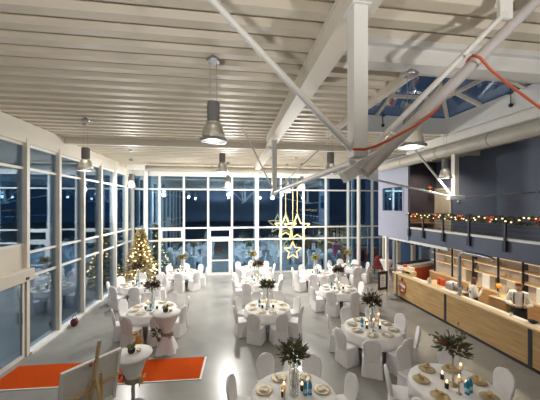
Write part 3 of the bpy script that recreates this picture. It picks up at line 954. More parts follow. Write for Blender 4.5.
# ------------------------------------------------------------------ cocktail tables
def make_cocktail(R=0.37, H=1.1, waist=0.50, skirt=True):
    r = empty('cocktail_table')
    n = 40
    rings = []
    def ring(rad, z, sq):
        out = []
        for k in range(n):
            a = 2 * PI * k / n
            m = 1 + sq * (abs(math.cos(2 * (a - PI / 4))) ** 1.5 - 0.5)
            out.append((rad * m * math.cos(a), rad * m * math.sin(a), z))
        return out
    rings = [ring(0.30, 0.005, 0.35), ring(0.285, 0.05, 0.34), ring(0.235, 0.22, 0.24), ring(0.175, 0.40, 0.1), ring(0.145, waist, 0.0), ring(0.155, waist + 0.08, 0), ring(0.21, waist + 0.25, 0), ring(0.29, waist + 0.42, 0), ring(R - 0.01, H - 0.05, 0), ring(R, H - 0.02, 0), ring(R - 0.01, H, 0), ring(0.02, H, 0)]
    if not skirt:
        rings = rings[4:]
        MB().cyl((0, 0, 0.03), (0, 0, waist + 0.02), 0.035, n=14).build('pole', M['chrome'], r)
        MB().lathe([(0.25, 0.0), (0.25, 0.012), (0.05, 0.035), (0.03, 0.035)], n=28).build('foot_plate', M['chrome'], r)
    MB().loft(rings).build('stretch_cover', M['cloth'], r)
    MB().lathe([(0.150, waist - 0.05), (0.158, waist - 0.02), (0.158, waist + 0.03), (0.152, waist + 0.06)], n=24, close=False).build('ribbon', M['ribbon'], r)
    return r


def bow(parent, m, d, z, s=1.0):
    b = MB()
    dv = Vector((math.cos(d), math.sin(d), 0)); sv = Vector((-math.sin(d), math.cos(d), 0))
    c = dv * 0.17 + Vector((0, 0, z))
    for sg in (-1, 1):
        for e in (-0.3, 0.15, 0.5):
            b.leaf(c, sv * sg + Vector((0, 0, e)) + dv * 0.3, 0.16 * s, 0.07 * s, 0.3)
        b.leaf(c, sv * sg * 0.35 + Vector((0, 0, -1)), 0.2 * s, 0.06 * s, 1.2)
    b.ball(c, 0.025 * s)
    b.build('bow', m, parent)


c1 = make_cocktail(waist=0.58, skirt=False)
c1.location = (-1.98, 6.05, 0); tag(c1, 'white stretch-covered cocktail table in front of the orange carpet', 'cocktail table')
bow(c1, M['goldsatin'], -0.3, 0.6, 0.9)
lf = MB(); leaf_cluster(lf, (-0.20, -0.05, 0.62), 0.12, 0.08, 30, 0.11, 3); lf.build('leaf_spray', M['leafred'], c1)
c2 = make_cocktail(0.37)
c2.location = (-1.80, 8.25, 0); tag(c2, 'white stretch-covered cocktail table behind the orange carpet', 'cocktail table')
bow(c2, M['ribbon'], -0.9, 0.5, 0.8)
lf = MB(); leaf_cluster(lf, (-0.2, -0.1, 0.56), 0.16, 0.14, 40, 0.15, 8); lf.build('leaf_spray', M['leaf'], c2)
bl = MB(); bl.ball((-0.17, -0.16, 0.42), 0.045); bl.ball((-0.19, -0.12, 0.36), 0.035); bl.build('red_bauble', M['petalred'], c2)
for (x, y), lab in (((-1.98, 6.05), 'in front of the carpet'), ((-1.80, 8.25), 'behind the carpet')):
    e = empty('potted_plant', (x - 0.03, y + 0.0, 1.1), 0, 'small plant in a dark pot on the cocktail table ' + lab, 'plant')
    MB().lathe([(0.045, 0), (0.07, 0.03), (0.075, 0.08), (0.06, 0.11), (0.05, 0.11), (0.05, 0.09), (0.01, 0.09)], n=16).build('pot', M['darkpot'], e)
    g = MB(); leaf_cluster(g, (0, 0, 0.12), 0.06, 0.07, 40, 0.07, 21); g.build('leaves', M['leafgold'], e)
    e = empty('gold_candle', (x + 0.1, y + 0.03, 1.1), 0, 'gold tealight beside the potted plant on the cocktail table ' + lab, 'candle')
    MB().lathe([(0.03, 0), (0.045, 0.02), (0.045, 0.06), (0.04, 0.06), (0.03, 0.03), (0.01, 0.03)], n=14).build('holder', M['gold'], e)
    MB().cyl((0, 0, 0.03), (0, 0, 0.05), 0.03, n=10).build('candle', M['wax'], e)
e = empty('gold_vase', (-2.52, 8.10, 0), 0, 'orange gold vase on the floor beyond the carpet, near the cocktail tables', 'vase')
MB().lathe([(0.08, 0.012), (0.12, 0.05), (0.14, 0.2), (0.11, 0.36), (0.06, 0.46), (0.08, 0.52), (0.07, 0.52), (0.05, 0.46), (0.02, 0.44)], n=20).build('vase_body', M['goldvase'], e)
g = MB(); leaf_cluster(g, (0, 0, 0.55), 0.08, 0.12, 30, 0.12, 33); g.build('dried_leaves', M['goldsatin'], e)

# dark red lantern pot by the side glass
e = empty('lantern', (-5.3, 10.4, 0), 0, 'dark red round lantern on the floor by the side glass', 'lantern')
MB().lathe([(0.06, 0.0), (0.10, 0.05), (0.12, 0.13), (0.10, 0.22), (0.06, 0.25), (0.02, 0.25)], n=18).build('pot', M['redpot'], e)
MB().tube([(0.07 * math.cos(PI * t / 8), 0, 0.24 + 0.12 * math.sin(PI * t / 8)) for t in range(9)], 0.008, 6).build('handle', M['darksteel'], e)

# ------------------------------------------------------------------ easel and canvas board
dirb = math.atan2(5.54 - 4.85, -2.10 + 2.67)
ea = empty('easel', (-2.42, 5.15, 0), dirb, 'pine tripod easel seen from behind, holding the white board', 'easel')
# local x runs along the board, local -y faces the camera (the back); the front plane leans back
tl = 0.21
def lean(x, z, d=0.0):
    return (x, d - (z - 0.58) * math.tan(tl), z)
MB().bar(lean(0.03, 1.88, -0.05), lean(-0.02, 0.3, -0.05), 0.045, 0.03).build('mast', M['pine'], ea)
MB().bar(lean(0.0, 1.22, -0.085), lean(-0.26, 0.0, -0.085), 0.045, 0.03).build('leg', M['pine'], ea)
MB().bar(lean(0.10, 1.30, -0.085), lean(0.24, 0.0, -0.085), 0.045, 0.03).build('leg', M['pine'], ea)
MB().bar(lean(0.02, 1.25, -0.11), (0.0, -0.75, 0.0), 0.045, 0.03).build('leg', M['pine'], ea)
MB().bar(lean(-0.46, 1.02, -0.06), lean(0.46, 1.08, -0.06), 0.022, 0.05).build('crossbar', M['pine'], ea)
MB().bar(lean(-0.32, 0.56, -0.02), lean(0.32, 0.56, -0.02), 0.08, 0.04).build('ledge', M['pine'], ea)
MB().ball(lean(-0.06, 1.50, -0.05), 0.03).build('clamp_knob', M['petalred'], ea)
bd = empty('canvas_board', (-2.42, 5.15, 0.585), dirb, 'large white framed canvas board standing on the easel', 'board')
bd.rotation_euler = (tl, 0, dirb)
MB().bx(-0.47, 0.47, 0.02, 0.03, 0.0, 0.98).build('canvas', M['canvas'], bd)
f = MB()
f.bx(-0.47, -0.42, -0.02, 0.02, 0, 0.98); f.bx(0.42, 0.47, -0.02, 0.02, 0, 0.98); f.bx(-0.42, 0.42, -0.02, 0.02, 0, 0.05); f.bx(-0.42, 0.42, -0.02, 0.02, 0.93, 0.98)
f.build('stretcher_frame', M['white'], bd)

# ------------------------------------------------------------------ fir tree
def fir(loc, H, R, label, seed, nb):
    rr = random.Random(seed)
    t = empty('fir_tree', loc, 0, label, 'tree')
    MB().cyl((0, 0, 0), (0, 0, H * 0.95), 0.06, 0.01, n=8).build('trunk', M['bark'], t)
    g = MB()
    for k in range(150):
        u = (k / 150) ** 0.85
        z = 0.25 + (H - 0.3) * u
        rad = R * (1 - u) ** 1.15 + 0.06
        th = k * 2.39996 + rr.uniform(-.2, .2)
        L = rad * rr.uniform(0.85, 1.1)
        d = Vector((math.cos(th), math.sin(th), -0.15 + 0.45 * u))
        p0 = Vector((0, 0, z))
        for j in range(10):
            q = p0 + d * L * (0.2 + 0.8 * j / 9)
            for s in (-1, 0, 1):
                dd = d + Vector((-math.sin(th), math.cos(th), 0)) * s * 0.9 + Vector((0, 0, rr.uniform(-.25, .25)))
                g.leaf(q, dd, 0.16 * rr.uniform(.8, 1.2), 0.06, rr.uniform(0, PI))
    g.build('needles', M['fir'], t)
    me = MB().ball((0, 0, 0), 0.028, n=6).mesh('bulb', M['bulb'])
    for k in range(nb):
        u = rr.random() ** 1.25
        z = 0.3 + (H - 0.35) * u
        rad = (R * (1 - u) ** 1.15 + 0.06) * rr.uniform(0.75, 1.0)
        th = rr.uniform(0, 2 * PI)
        o = bpy.data.objects.new('bulb', me); COL.objects.link(o); o.parent = t
        o.location = (rad * math.cos(th), rad * math.sin(th), z)
    return t


fir((-4.72, 15.6, 0), 2.9, 0.98, 'tall fir tree full of warm lights in the glass corner', 4, 95)

# ------------------------------------------------------------------ hanging stars
def star(name, c, R, label, top):
    e = empty(name, c, 0.06, label, 'star', 'hanging light stars')
    pts = []
    for k in range(10):
        a = PI / 2 + k * PI / 5
        r = R if k % 2 == 0 else R * 0.45
        pts.append(Vector((r * math.cos(a), 0, r * math.sin(a))))
    m = MB()
    for k in range(10):
        m.cyl(pts[k], pts[(k + 1) % 10], 0.035, n=8)
    m.build('light_tube', M['starlight'], e)
    MB().cyl((0, 0, R), (0, 0, top - c[2]), 0.012, n=6).build('hanging_cable', M['goldsatin'], e)


star('light_star', (3.07, 15.6, 2.90), 0.66, 'lit star outline hanging second highest, door side of the largest star', 6.30)
star('light_star', (3.68, 15.35, 2.84), 0.78, 'largest lit star outline hanging before the back glass', 6.30)
star('light_star', (3.38, 15.15, 1.62), 0.50, 'lowest and smallest lit star outline', 6.30)

# ------------------------------------------------------------------ garland on the balcony rail
gl = empty('garland', (7.38, 0, 3.76), 0, 'green garland with warm lights and orange bows along the balcony rail', 'garland')
g = MB(); rr = random.Random(12)
for k in range(1100):
    y = rr.uniform(4.6, 10.85)
    th = rr.uniform(0, 2 * PI)
    p = (0.035 * math.cos(th), y, -0.02 + 0.05 * math.sin(th) - 0.05 * math.sin((y - 4.6) * 2.9) ** 2 * 0.6)
    g.leaf(p, (math.cos(th), rr.uniform(-1, 1), math.sin(th)), rr.uniform(0.06, 0.11), 0.045, rr.uniform(0, PI))
g.build('foliage', M['leaf'], gl)
me = MB().ball((0, 0, 0), 0.024, n=6).mesh('bulb', M['goldbulb'])
for k in range(44):
    o = bpy.data.objects.new('bulb', me); COL.objects.link(o); o.parent = gl
    o.location = (-0.12 + rr.uniform(-.03, .05), 4.7 + 6.1 * k / 44 + rr.uniform(-.05, .05), rr.uniform(-0.11, 0.05))
for y in (5.75, 6.95, 7.0, 8.0, 9.1, 10.3):
    b = MB()
    for s in (-1, 1):
        b.leaf((-0.13, y, 0), (-0.3, s, 0.4), 0.14, 0.09, 0.5); b.leaf((-0.13, y, 0), (-0.2, s * .4, -1), 0.17, 0.06, 0.5)
    b.ball((-0.13, y, 0), 0.03); b.build('bow', M['orangepaint'], gl)

e = empty('added_alcove_light', (9.2, 11.9, 6.30), 0, 'added fill light brightening the balcony alcove', 'lamp')  # made-up lamp, added to lift the dark alcove
MB().cyl((0, 0, -0.09), (0, 0, 0.0), 0.08, n=16).build('housing', M['white'], e)
MB().cyl((0, 0, -0.10), (0, 0, -0.09), 0.065, n=16).build('lens', M['led'], e)
ld = bpy.data.lights.new('downlight_lamp', 'SPOT'); ld.energy = 260; ld.color = (1.0, 0.84, 0.64); ld.spot_size = 2.4; ld.spot_blend = 0.8; ld.shadow_soft_size = 0.1
lo = bpy.data.objects.new('downlight_lamp', ld); COL.objects.link(lo); lo.parent = e; lo.location = (0, 0, -0.12)
# small things in the alcove
tag(MB().bx(9.35, 9.65, 12.86, 12.9, 4.86, 4.98).build('exit_sign', M['green']), 'small green exit sign on the dark plum wall', 'sign')
e = empty('paper_star', (9.75, 12.6, 4.98), 0, 'dim red paper star hanging in front of the plum wall', 'star')
m = MB()
for k in range(5):
    a = PI / 2 + k * 2 * PI / 5
    m.cyl((0, 0, 0), (0.16 * math.cos(a), 0, 0.16 * math.sin(a)), 0.06, 0.004, n=6)
m.build('paper_points', M['signred'], e)
MB().cyl((0, 0, 0.05), (0, 0, 1.32), 0.005, n=5).build('cord', M['black'], e)
tag(MB().box((10.27, 11.45, 4.35), (0.05, 0.10, 0.14)).build('light_switch', M['white']), 'small white switch on the navy wall beside the beige door', 'switch')

# ------------------------------------------------------------------ the bar
ct = empty('bar_counter', (7.4, 0, 0), 0, 'long oak plank bar counter with dark base and dark straps', 'bar')
BY0, BY1 = 3.2, 11.95
for k, (a, b) in enumerate(((BY0, 5.98), (6.08, 8.78), (8.88, 11.66), (11.74, BY1))):
    m = MB()
    for j in range(6):
        z0 = 0.10 + j * 0.158
        m.bx(0, 0.05, a, b, z0 + 0.002, z0 + 0.156)
    m.build('front_panel', M['oak'], ct)
for y in (6.03, 8.83, 11.70):
    MB().bx(-0.01, 0.05, y - 0.05, y + 0.05, 0.08, 1.05).build('strap', M['darksteel'], ct)
MB().bx(0.03, 0.08, BY0, BY1, 0.0, 0.10).build('plinth', M['black'], ct)
MB().bx(-0.06, 0.16, BY0, BY1 + 0.02, 1.05, 1.10).build('front_ledge', M['oaklight'], ct, bevel=0.006)
MB().bx(0.16, 0.36, BY0, BY1 + 0.02, 1.05, 1.085).build('worktop', M['white'], ct)
MB().bx(0.05, 0.34, BY1 - 0.05, BY1, 0.0, 1.05).build('end_panel', M['oaklight'], ct)
MB().bx(0.29, 0.34, BY0, BY1 - 0.05, 0.0, 1.05).build('inner_panel', M['white'], ct)

# emblem on the bar front
em = empty('bar_emblem', (7.393, 11.27, 0.60), 0, 'rust orange shield emblem with silver banner on the bar front', 'emblem')
sh = [(u * 1.15, w_ * 1.15) for u, w_ in [(0, 0.30), (0.05, 0.23), (0.17, 0.20), (0.22, 0.05), (0.19, -0.16), (0.07, -0.28), (-0.07, -0.28), (-0.19, -0.16), (-0.22, 0.05), (-0.17, 0.20), (-0.05, 0.23)]]
MB().prism(sh, 'x', -0.03, 0.006).build('shield', M['signred'], em)
MB().bx(-0.045, -0.01, -0.035, 0.035, 0.22, 0.36).build('stem', M['darksteel'], em)
MB().box((-0.036, 0.0, 0.06), (0.02, 0.50, 0.10), (0.12, 0, 0)).build('banner', M['banner'], em)
m = MB()
for k in range(3): m.box((-0.036, -0.08 + k * 0.075, -0.05 - 0.012 * k), (0.014, 0.05, 0.07))
m.build('pink_lettering', M['pink'], em)
MB().box((-0.036, -0.02, -0.16), (0.014, 0.17, 0.06)).build('white_mark', M['white'], em)

# tap arch
tp = empty('beer_tap_arch', (7.66, 8.5, 1.087), 0, 'grey steel tap arch standing on the bar counter', 'tap')
arch = [(0, 0, 0), (0, 0, 1.25)]
for t in range(1, 7):
    a = PI / 2 * t / 6
    arch.append((0, -0.22 + 0.22 * math.cos(a), 1.25 + 0.22 * math.sin(a)))
arch += [(0, -1.0, 1.47), (0.02, -1.15, 1.45), (0.03, -1.24, 1.38)]
MB().tube(arch, 0.055, 12).build('arch_pipe', M['chrome'], tp)
MB().bar((-0.02, 0.30, 0.25), (-0.02, -0.45, 0.25), 0.06, 0.06).build('tap_bar', M['chrome'], tp)
for yy in (0.22, -0.18, -0.38):
    MB().cyl((-0.05, yy, 0.25), (-0.05, yy, 0.38), 0.012, n=8).build('tap_handle', M['black'], tp)
    MB().cyl((0.05, yy, 0.25), (0.06, yy, 0.15), 0.012, n=8).build('spout', M['chrome'], tp)
MB().cyl((0, 0, 0), (0, 0, 0.02), 0.09, n=16).build('base_flange', M['chrome'], tp)

# things on and behind the bar
e = empty('wooden_crate', (7.71, 11.30, 1.086), 0, 'open wooden crate at the far end of the bar', 'crate')
f = MB(); f.bx(-0.14, 0.14, -0.32, -0.29, 0, 0.2); f.bx(-0.14, 0.14, 0.29, 0.32, 0, 0.2); f.bx(-0.14, 0.14, -0.29, 0.29, 0.17, 0.2); f.bx(-0.14, 0.14, -0.29, 0.29, 0, 0.02)
f.build('box_frame', M['oaklight'], e)
MB().bx(0.08, 0.12, -0.29, 0.29, 0.02, 0.17).build('dark_back', M['black'], e)
e = empty('cash_box', (8.35, 12.45, 0), 0, 'white and pink box stand at the end of the orange counter', 'box')
MB().bx(-0.28, 0.28, -0.2, 0.2, 0.0, 1.02).build('stand', M['pink'], e)
MB().bx(-0.3, 0.3, -0.22, 0.22, 1.02, 1.16).build('white_top', M['white'], e)
tag(MB().lathe([(0.06, 0), (0.10, 0.03), (0.11, 0.09), (0.07, 0.14), (0.02, 0.15)], (8.3, 12.45, 1.16), 16).build('orange_bowl', M['orangepaint']), 'orange round pot on the white box by the orange counter', 'pot')
for k, (y, l) in enumerate(((9.62, 'nearer the crate'), (9.42, 'nearer the tap arch'))):
    e = empty('orange_jug', (8.3, y + 0.6, 0.95), 0, 'orange jug on the inner bench behind the bar, %s' % l, 'jug')
    MB().lathe([(0.07, 0), (0.09, 0.02), (0.08, 0.2), (0.075, 0.27), (0.065, 0.27), (0.06, 0.04), (0.01, 0.03)], n=16).build('jug_body', M['orangepaint'], e)
    MB().tube([(0.08, 0, 0.06), (0.14, 0, 0.09), (0.14, 0, 0.2), (0.07, 0, 0.23)], 0.012, 6).build('handle', M['orangepaint'], e)
e = empty('inner_bench', (8.38, 10.0, 0), 0, 'wooden inner work bench behind the far half of the bar', 'bench')
MB().bx(-0.3, 0.3, -0.9, 0.9, 0.90, 0.95).build('worktop', M['oaklight'], e)
MB().bx(-0.27, 0.27, -0.88, 0.88, 0.0, 0.90).build('cabinet_body', M['oakdark'], e)
e = empty('coffee_grinder', (8.3, 9.55, 0.95), 0, 'grey metal box with white lid on the inner bench', 'appliance')
MB().bx(-0.15, 0.15, -0.18, 0.18, 0, 0.22).build('housing', M['chrome'], e, bevel=0.02)
MB().bx(-0.12, 0.12, -0.15, 0.15, 0.22, 0.28).build('lid', M['white'], e, bevel=0.02)
for y, l in ((9.28, 'beside the grey metal box'), (9.16, 'nearest the tap arch')):
    e = empty('wine_bottle', (8.3, y, 0.95), 0, 'dark wine bottle on the inner bench %s' % l, 'bottle')
    MB().lathe([(0.036, 0), (0.038, 0.01), (0.038, 0.18), (0.015, 0.24), (0.014, 0.31)], n=14).build('bottle_body', M['darkpot'], e)
    MB().lathe([(0.016, 0.27), (0.016, 0.315), (0.004, 0.315)], n=12).build('foil_cap', M['redpot'], e)
tag(MB().bx(7.58, 7.74, 9.35, 9.8, 1.086, 1.098).build('serving_tray', M['oaklight']), 'flat wooden serving tray on the bar worktop', 'tray')
tag(MB().lathe([(0.05, 0), (0.075, 0.03), (0.07, 0.16), (0.05, 0.2), (0.055, 0.22), (0.045, 0.22), (0.03, 0.1)], (7.66, 9.95, 1.086), 16).build('stoneware_jar', M['creamwall']), 'cream stoneware jar on the bar worktop', 'jar')
tag(MB().lathe([(0.06, 0), (0.09, 0.02), (0.11, 0.07), (0.10, 0.075), (0.05, 0.02)], (7.69, 6.2, 1.087), 16).build('bowl', M['black']), 'black bowl on the near end of the bar worktop', 'bowl')
e = empty('small_herb', (7.66, 6.75, 1.086), 0, 'small green herb pot on the bar worktop', 'plant')
MB().lathe([(0.03, 0), (0.045, 0.06), (0.04, 0.06), (0.01, 0.05)], n=12).build('pot', M['white'], e)
g = MB(); leaf_cluster(g, (0, 0, 0.06), 0.05, 0.05, 30, 0.05, 5); g.build('leaves', M['leaf'], e)

# cabinets between and beside the bar staff
for (x0, x1, y0, y1, h), lab in (((8.65, 9.25, 7.75, 8.35, 1.08), 'brown wooden service cabinet between the two bar staff'), ((8.7, 9.3, 5.9, 6.75, 0.98), 'brown wooden service cabinet beside the person with braces')):
    e = empty('service_cabinet', ((x0 + x1) / 2, (y0 + y1) / 2, 0), 0, lab, 'cabinet')
    a, b = (x1 - x0) / 2, (y1 - y0) / 2
    MB().bx(-a, a, -b, b, 0, h - 0.03).build('cabinet_body', M['oakdark'], e)
    MB().bx(-a - 0.02, a + 0.02, -b - 0.02, b + 0.02, h - 0.03, h).build('cabinet_top', M['oaklight'], e)
    MB().bx(-a - 0.015, -a, -b + 0.03, b - 0.03, 0.05, h - 0.08).build('cabinet_door', M['oakdark'], e)
e = empty('table_lamp', (8.85, 8.2, 1.08), 0, 'orange globe lamp on the service cabinet', 'lamp')
MB().lathe([(0.06, 0), (0.06, 0.015), (0.012, 0.03), (0.012, 0.28)], n=12).build('stand', M['gold'], e)
MB().ball((0, 0, 0.35), 0.09, n=14).build('globe', mat('orange_globe', (0.9, 0.35, 0.06), 0.4, noise=0.02, emit=(1.0, 0.42, 0.08), estr=0.12), e)
for k, (x, y, h) in enumerate(((9.02, 7.95, 0.30), (9.1, 8.1, 0.26), (8.95, 7.85, 0.24))):
    e = empty('liquor_bottle', (x, y, 1.08), 0, ('tallest', 'middle', 'shortest')[k] + ' dark bottle on the service cabinet', 'bottle')
    MB().lathe([(0.04, 0), (0.042, 0.01), (0.042, h * 0.6), (0.016, h * 0.8), (0.015, h)], n=14).build('bottle_body', M['darkpot'], e)
    MB().cyl((0, 0, h), (0, 0, h + 0.03), 0.017, n=10).build('stopper', M['gold'], e)

# back shelves with warm LED
sf = empty('back_bar_shelves', (10.3, 0, 0), 0, 'warm lit shelving with black uprights behind the bar', 'shelf')
MB().bx(-0.04, 0, 4.6, 12.8, 0.9, 2.62).build('back_panel', M['backpanel'], sf)
for ya, yb in ((5.4, 5.8), (6.75, 7.3), (8.42, 8.58), (10.45, 10.6)):
    MB().bx(-0.06, -0.035, ya, yb, 0.92, 2.6).build('dark_niche', M['plum'], sf)
for z in (1.42, 1.80, 2.14):
    MB().bx(-0.36, -0.04, 4.6, 12.8, z, z + 0.04).build('shelf_board', M['oaklight'], sf)
    MB().bx(-0.345, -0.325, 4.65, 12.75, z - 0.012, z - 0.001).build('led_strip', M['led'], sf)
for y in (5.3, 6.7, 7.35, 8.3, 9.2, 10.3, 11.4, 12.5):
    MB().bx(-0.42, -0.37, y - 0.025, y + 0.025, 0.0, 2.64).build('upright', M['black'], sf)
for y, m_ in ((6.0, 'creamwall'), (7.75, 'white'), (8.75, 'creamwall'), (9.75, 'white'), (10.85, 'creamwall')):
    MB().bx(-0.36, -0.1, y - 0.16, y + 0.16, 0.0, 1.40).build('pale_post', M[m_], sf)
MB().bx(-0.46, -0.04, 4.6, 12.8, 0.84, 0.90).build('back_worktop', M['oaklight'], sf)
MB().bx(-0.44, -0.04, 4.6, 12.8, 0.0, 0.84).build('back_cupboards', M['oakdark'], sf)
rr = random.Random(5)
nbk = 0
for y in [6.3 + 0.2 * k for k in range(0, 30)]:
    if rr.random() < 0.45 or min(abs(y - q) for q in (6.0, 7.75, 8.75, 9.75, 10.85)) < 0.22: continue
    z = rr.choice((1.46, 1.84))
    nbk += 1
    h = rr.uniform(0.18, 0.26)
    m = MB().lathe([(0.035, 0), (0.037, 0.01), (0.037, h * 0.6), (0.015, h * 0.8), (0.014, h)], n=10)
    o = m.build('shelf_bottle', rr.choice((M['darkpot'], M['goldvase'], M['leafgold'], M['clear'])))
    o.location = (10.12, y, z + 0.001)
    tag(o, 'small bottle standing on the lit shelves behind the bar', 'bottle', 'bottles on the back bar shelves')
# light rail under the slab
lr = empty('track_light_rail', (7.52, 0, 2.60), 0, 'white light rail with small dark spots under the balcony edge', 'light rail')
MB().bx(-0.05, 0.05, 8.8, 13.0, -0.06, 0.05).build('rail', M['white'], lr)
for k in range(8):
    MB().cyl((-0.06, 9.2 + k * 0.5, -0.06), (-0.06, 9.2 + k * 0.5, -0.12), 0.04, n=10).build('spot_head', M['darksteel'], lr)
# ceiling downlights under the balcony that light the bar staff
for k, y in enumerate((5.6, 7.6, 9.6, 11.6)):
    e = empty('downlight', (8.7, y, 2.65), 0, '%s recessed downlight under the balcony from the camera end' % ordn[k], 'lamp', 'balcony downlights')
    MB().cyl((0, 0, 0), (0, 0, -0.03), 0.09, n=16).build('lens', M['led'], e)
    MB().lathe([(0.09, 0), (0.11, 0), (0.11, -0.035), (0.09, -0.035)], n=16, close=False).build('trim_ring', M['white'], e)
    ld = bpy.data.lights.new('downlight_lamp', 'SPOT'); ld.energy = 150; ld.color = (1.0, 0.82, 0.58); ld.spot_size = 2.6; ld.spot_blend = 0.8; ld.shadow_soft_size = 0.1
    lo = bpy.data.objects.new('downlight_lamp', ld); COL.objects.link(lo); lo.parent = e; lo.location = (0, 0, -0.05)

# orange counter at the far end
oc = empty('orange_counter', (8.75, 12.95, 0), 0.36, 'orange fronted counter with cream band and black top beyond the bar', 'counter')
MB().bx(0, 2.4, 0, 0.55, 0.0, 0.92).build('orange_front', M['orangepaint'], oc)
MB().bx(-0.03, 2.43, -0.03, 0.58, 0.92, 1.08).build('cream_band', M['creamwall'], oc)
MB().bx(-0.01, 2.41, 0.3, 0.58, 1.08, 1.14).build('black_top', M['black'], oc)
for x, l in ((9.3, 'nearest the lavender wall'), (10.2, 'in the middle'), (11.2, 'farthest from the bar')):
    struct('column', M['creamwall'], MB().bx(x - 0.1, x + 0.1, 15.9, 16.1, 0, 2.63), 'cream post behind the orange counter, %s' % l, 'column')
struct('column', M['white_steel'], MB().bx(7.36, 7.48, 12.5, 12.62, 0, 2.63), 'slim white column under the lavender wall', 'column')

# framed menu sign
ms = empty('framed_sign', (6.70, 11.72, 0), 0.25, 'black framed sign with white paper on a wooden easel by the bar end', 'sign')
for s in (-0.2, 0.2): MB().bar((s * 0.5, 0.02, 1.25), (s * 1.2, -0.05, 0.0), 0.03, 0.03).build('leg', M['pine'], ms)
MB().bar((0, 0.06, 1.2), (0, 0.42, 0.0), 0.03, 0.03).build('leg', M['pine'], ms)
MB().bx(-0.24, 0.24, -0.09, -0.05, 0.30, 0.34).build('ledge', M['pine'], ms)
f = MB(); f.bx(-0.27, -0.17, -0.06, -0.02, 0.36, 1.18); f.bx(0.17, 0.27, -0.06, -0.02, 0.36, 1.18); f.bx(-0.17, 0.17, -0.06, -0.02, 0.36, 0.48); f.bx(-0.17, 0.17, -0.06, -0.02, 1.06, 1.18)
f.build('frame', M['darksteel'], ms)
MB().bx(-0.17, 0.17, -0.045, -0.03, 0.48, 1.06).build('paper', M['paper'], ms)
m = MB()
for k in range(6): m.bx(-0.1 + 0.02 * (k % 2), 0.1 - 0.02 * (k % 3), -0.047, -0.045, 0.56 + k * 0.07, 0.58 + k * 0.07)
m.build('printed_lines', M['housing'], ms)

c3 = make_cocktail(0.36)
c3.location = (8.6, 14.6, 0); tag(c3, 'white stretch-covered cocktail table behind the framed sign', 'cocktail table')
e = empty('table_vase', (8.6, 14.6, 1.1), 0, 'tiny vase on the cocktail table behind the framed sign', 'vase')
MB().lathe([(0.03, 0), (0.05, 0.04), (0.02, 0.12), (0.03, 0.15), (0.02, 0.15)], n=12).build('vase_body', M['creamwall'], e)
g = MB(); leaf_cluster(g, (0, 0, 0.18), 0.04, 0.05, 20, 0.06, 2); g.build('leaves', M['leafgold'], e)
e = empty('red_armchair', (8.75, 15.75, 0), 2.6, 'dark red round-backed armchair behind the far cocktail table', 'chair')
MB().loft([rrect(0.3, 0.28, 0.1, 0.36), rrect(0.32, 0.3, 0.1, 0.40), rrect(0.32, 0.3, 0.1, 0.46), rrect(0.28, 0.26, 0.1, 0.49)]).build('seat', M['redcloth'], e)
MB().ball((0, -0.24, 0.75), 0.36, n=16, sc=(0.7, 0.22, 1.0)).build('backrest', M['redcloth'], e)
for a in (-0.22, 0.22):
    for b in (-0.2, 0.2): MB().cyl((a, b, 0.0), (a * 0.9, b * 0.9, 0.37), 0.02, n=8).build('leg', M['black'], e)


# ------------------------------------------------------------------ people
def skin_obj(name, verts, edges, radii, m, parent, root=0, sub=2):
    me = bpy.data.meshes.new(name)
    me.from_pydata(verts, edges, [])
    o = bpy.data.objects.new(name, me)
    COL.objects.link(o)
    sk_ = o.modifiers.new('skin', 'SKIN'); sk_.use_smooth_shade = True
    for i, r in enumerate(radii):
        d = me.skin_vertices[0].data[i]
        d.radius = r if isinstance(r, tuple) else (r, r)
        d.use_root = (i == root)
    sb = o.modifiers.new('sub', 'SUBSURF'); sb.levels = sub; sb.render_levels = sub
    me.materials.append(m)
    o.parent = parent
    return o


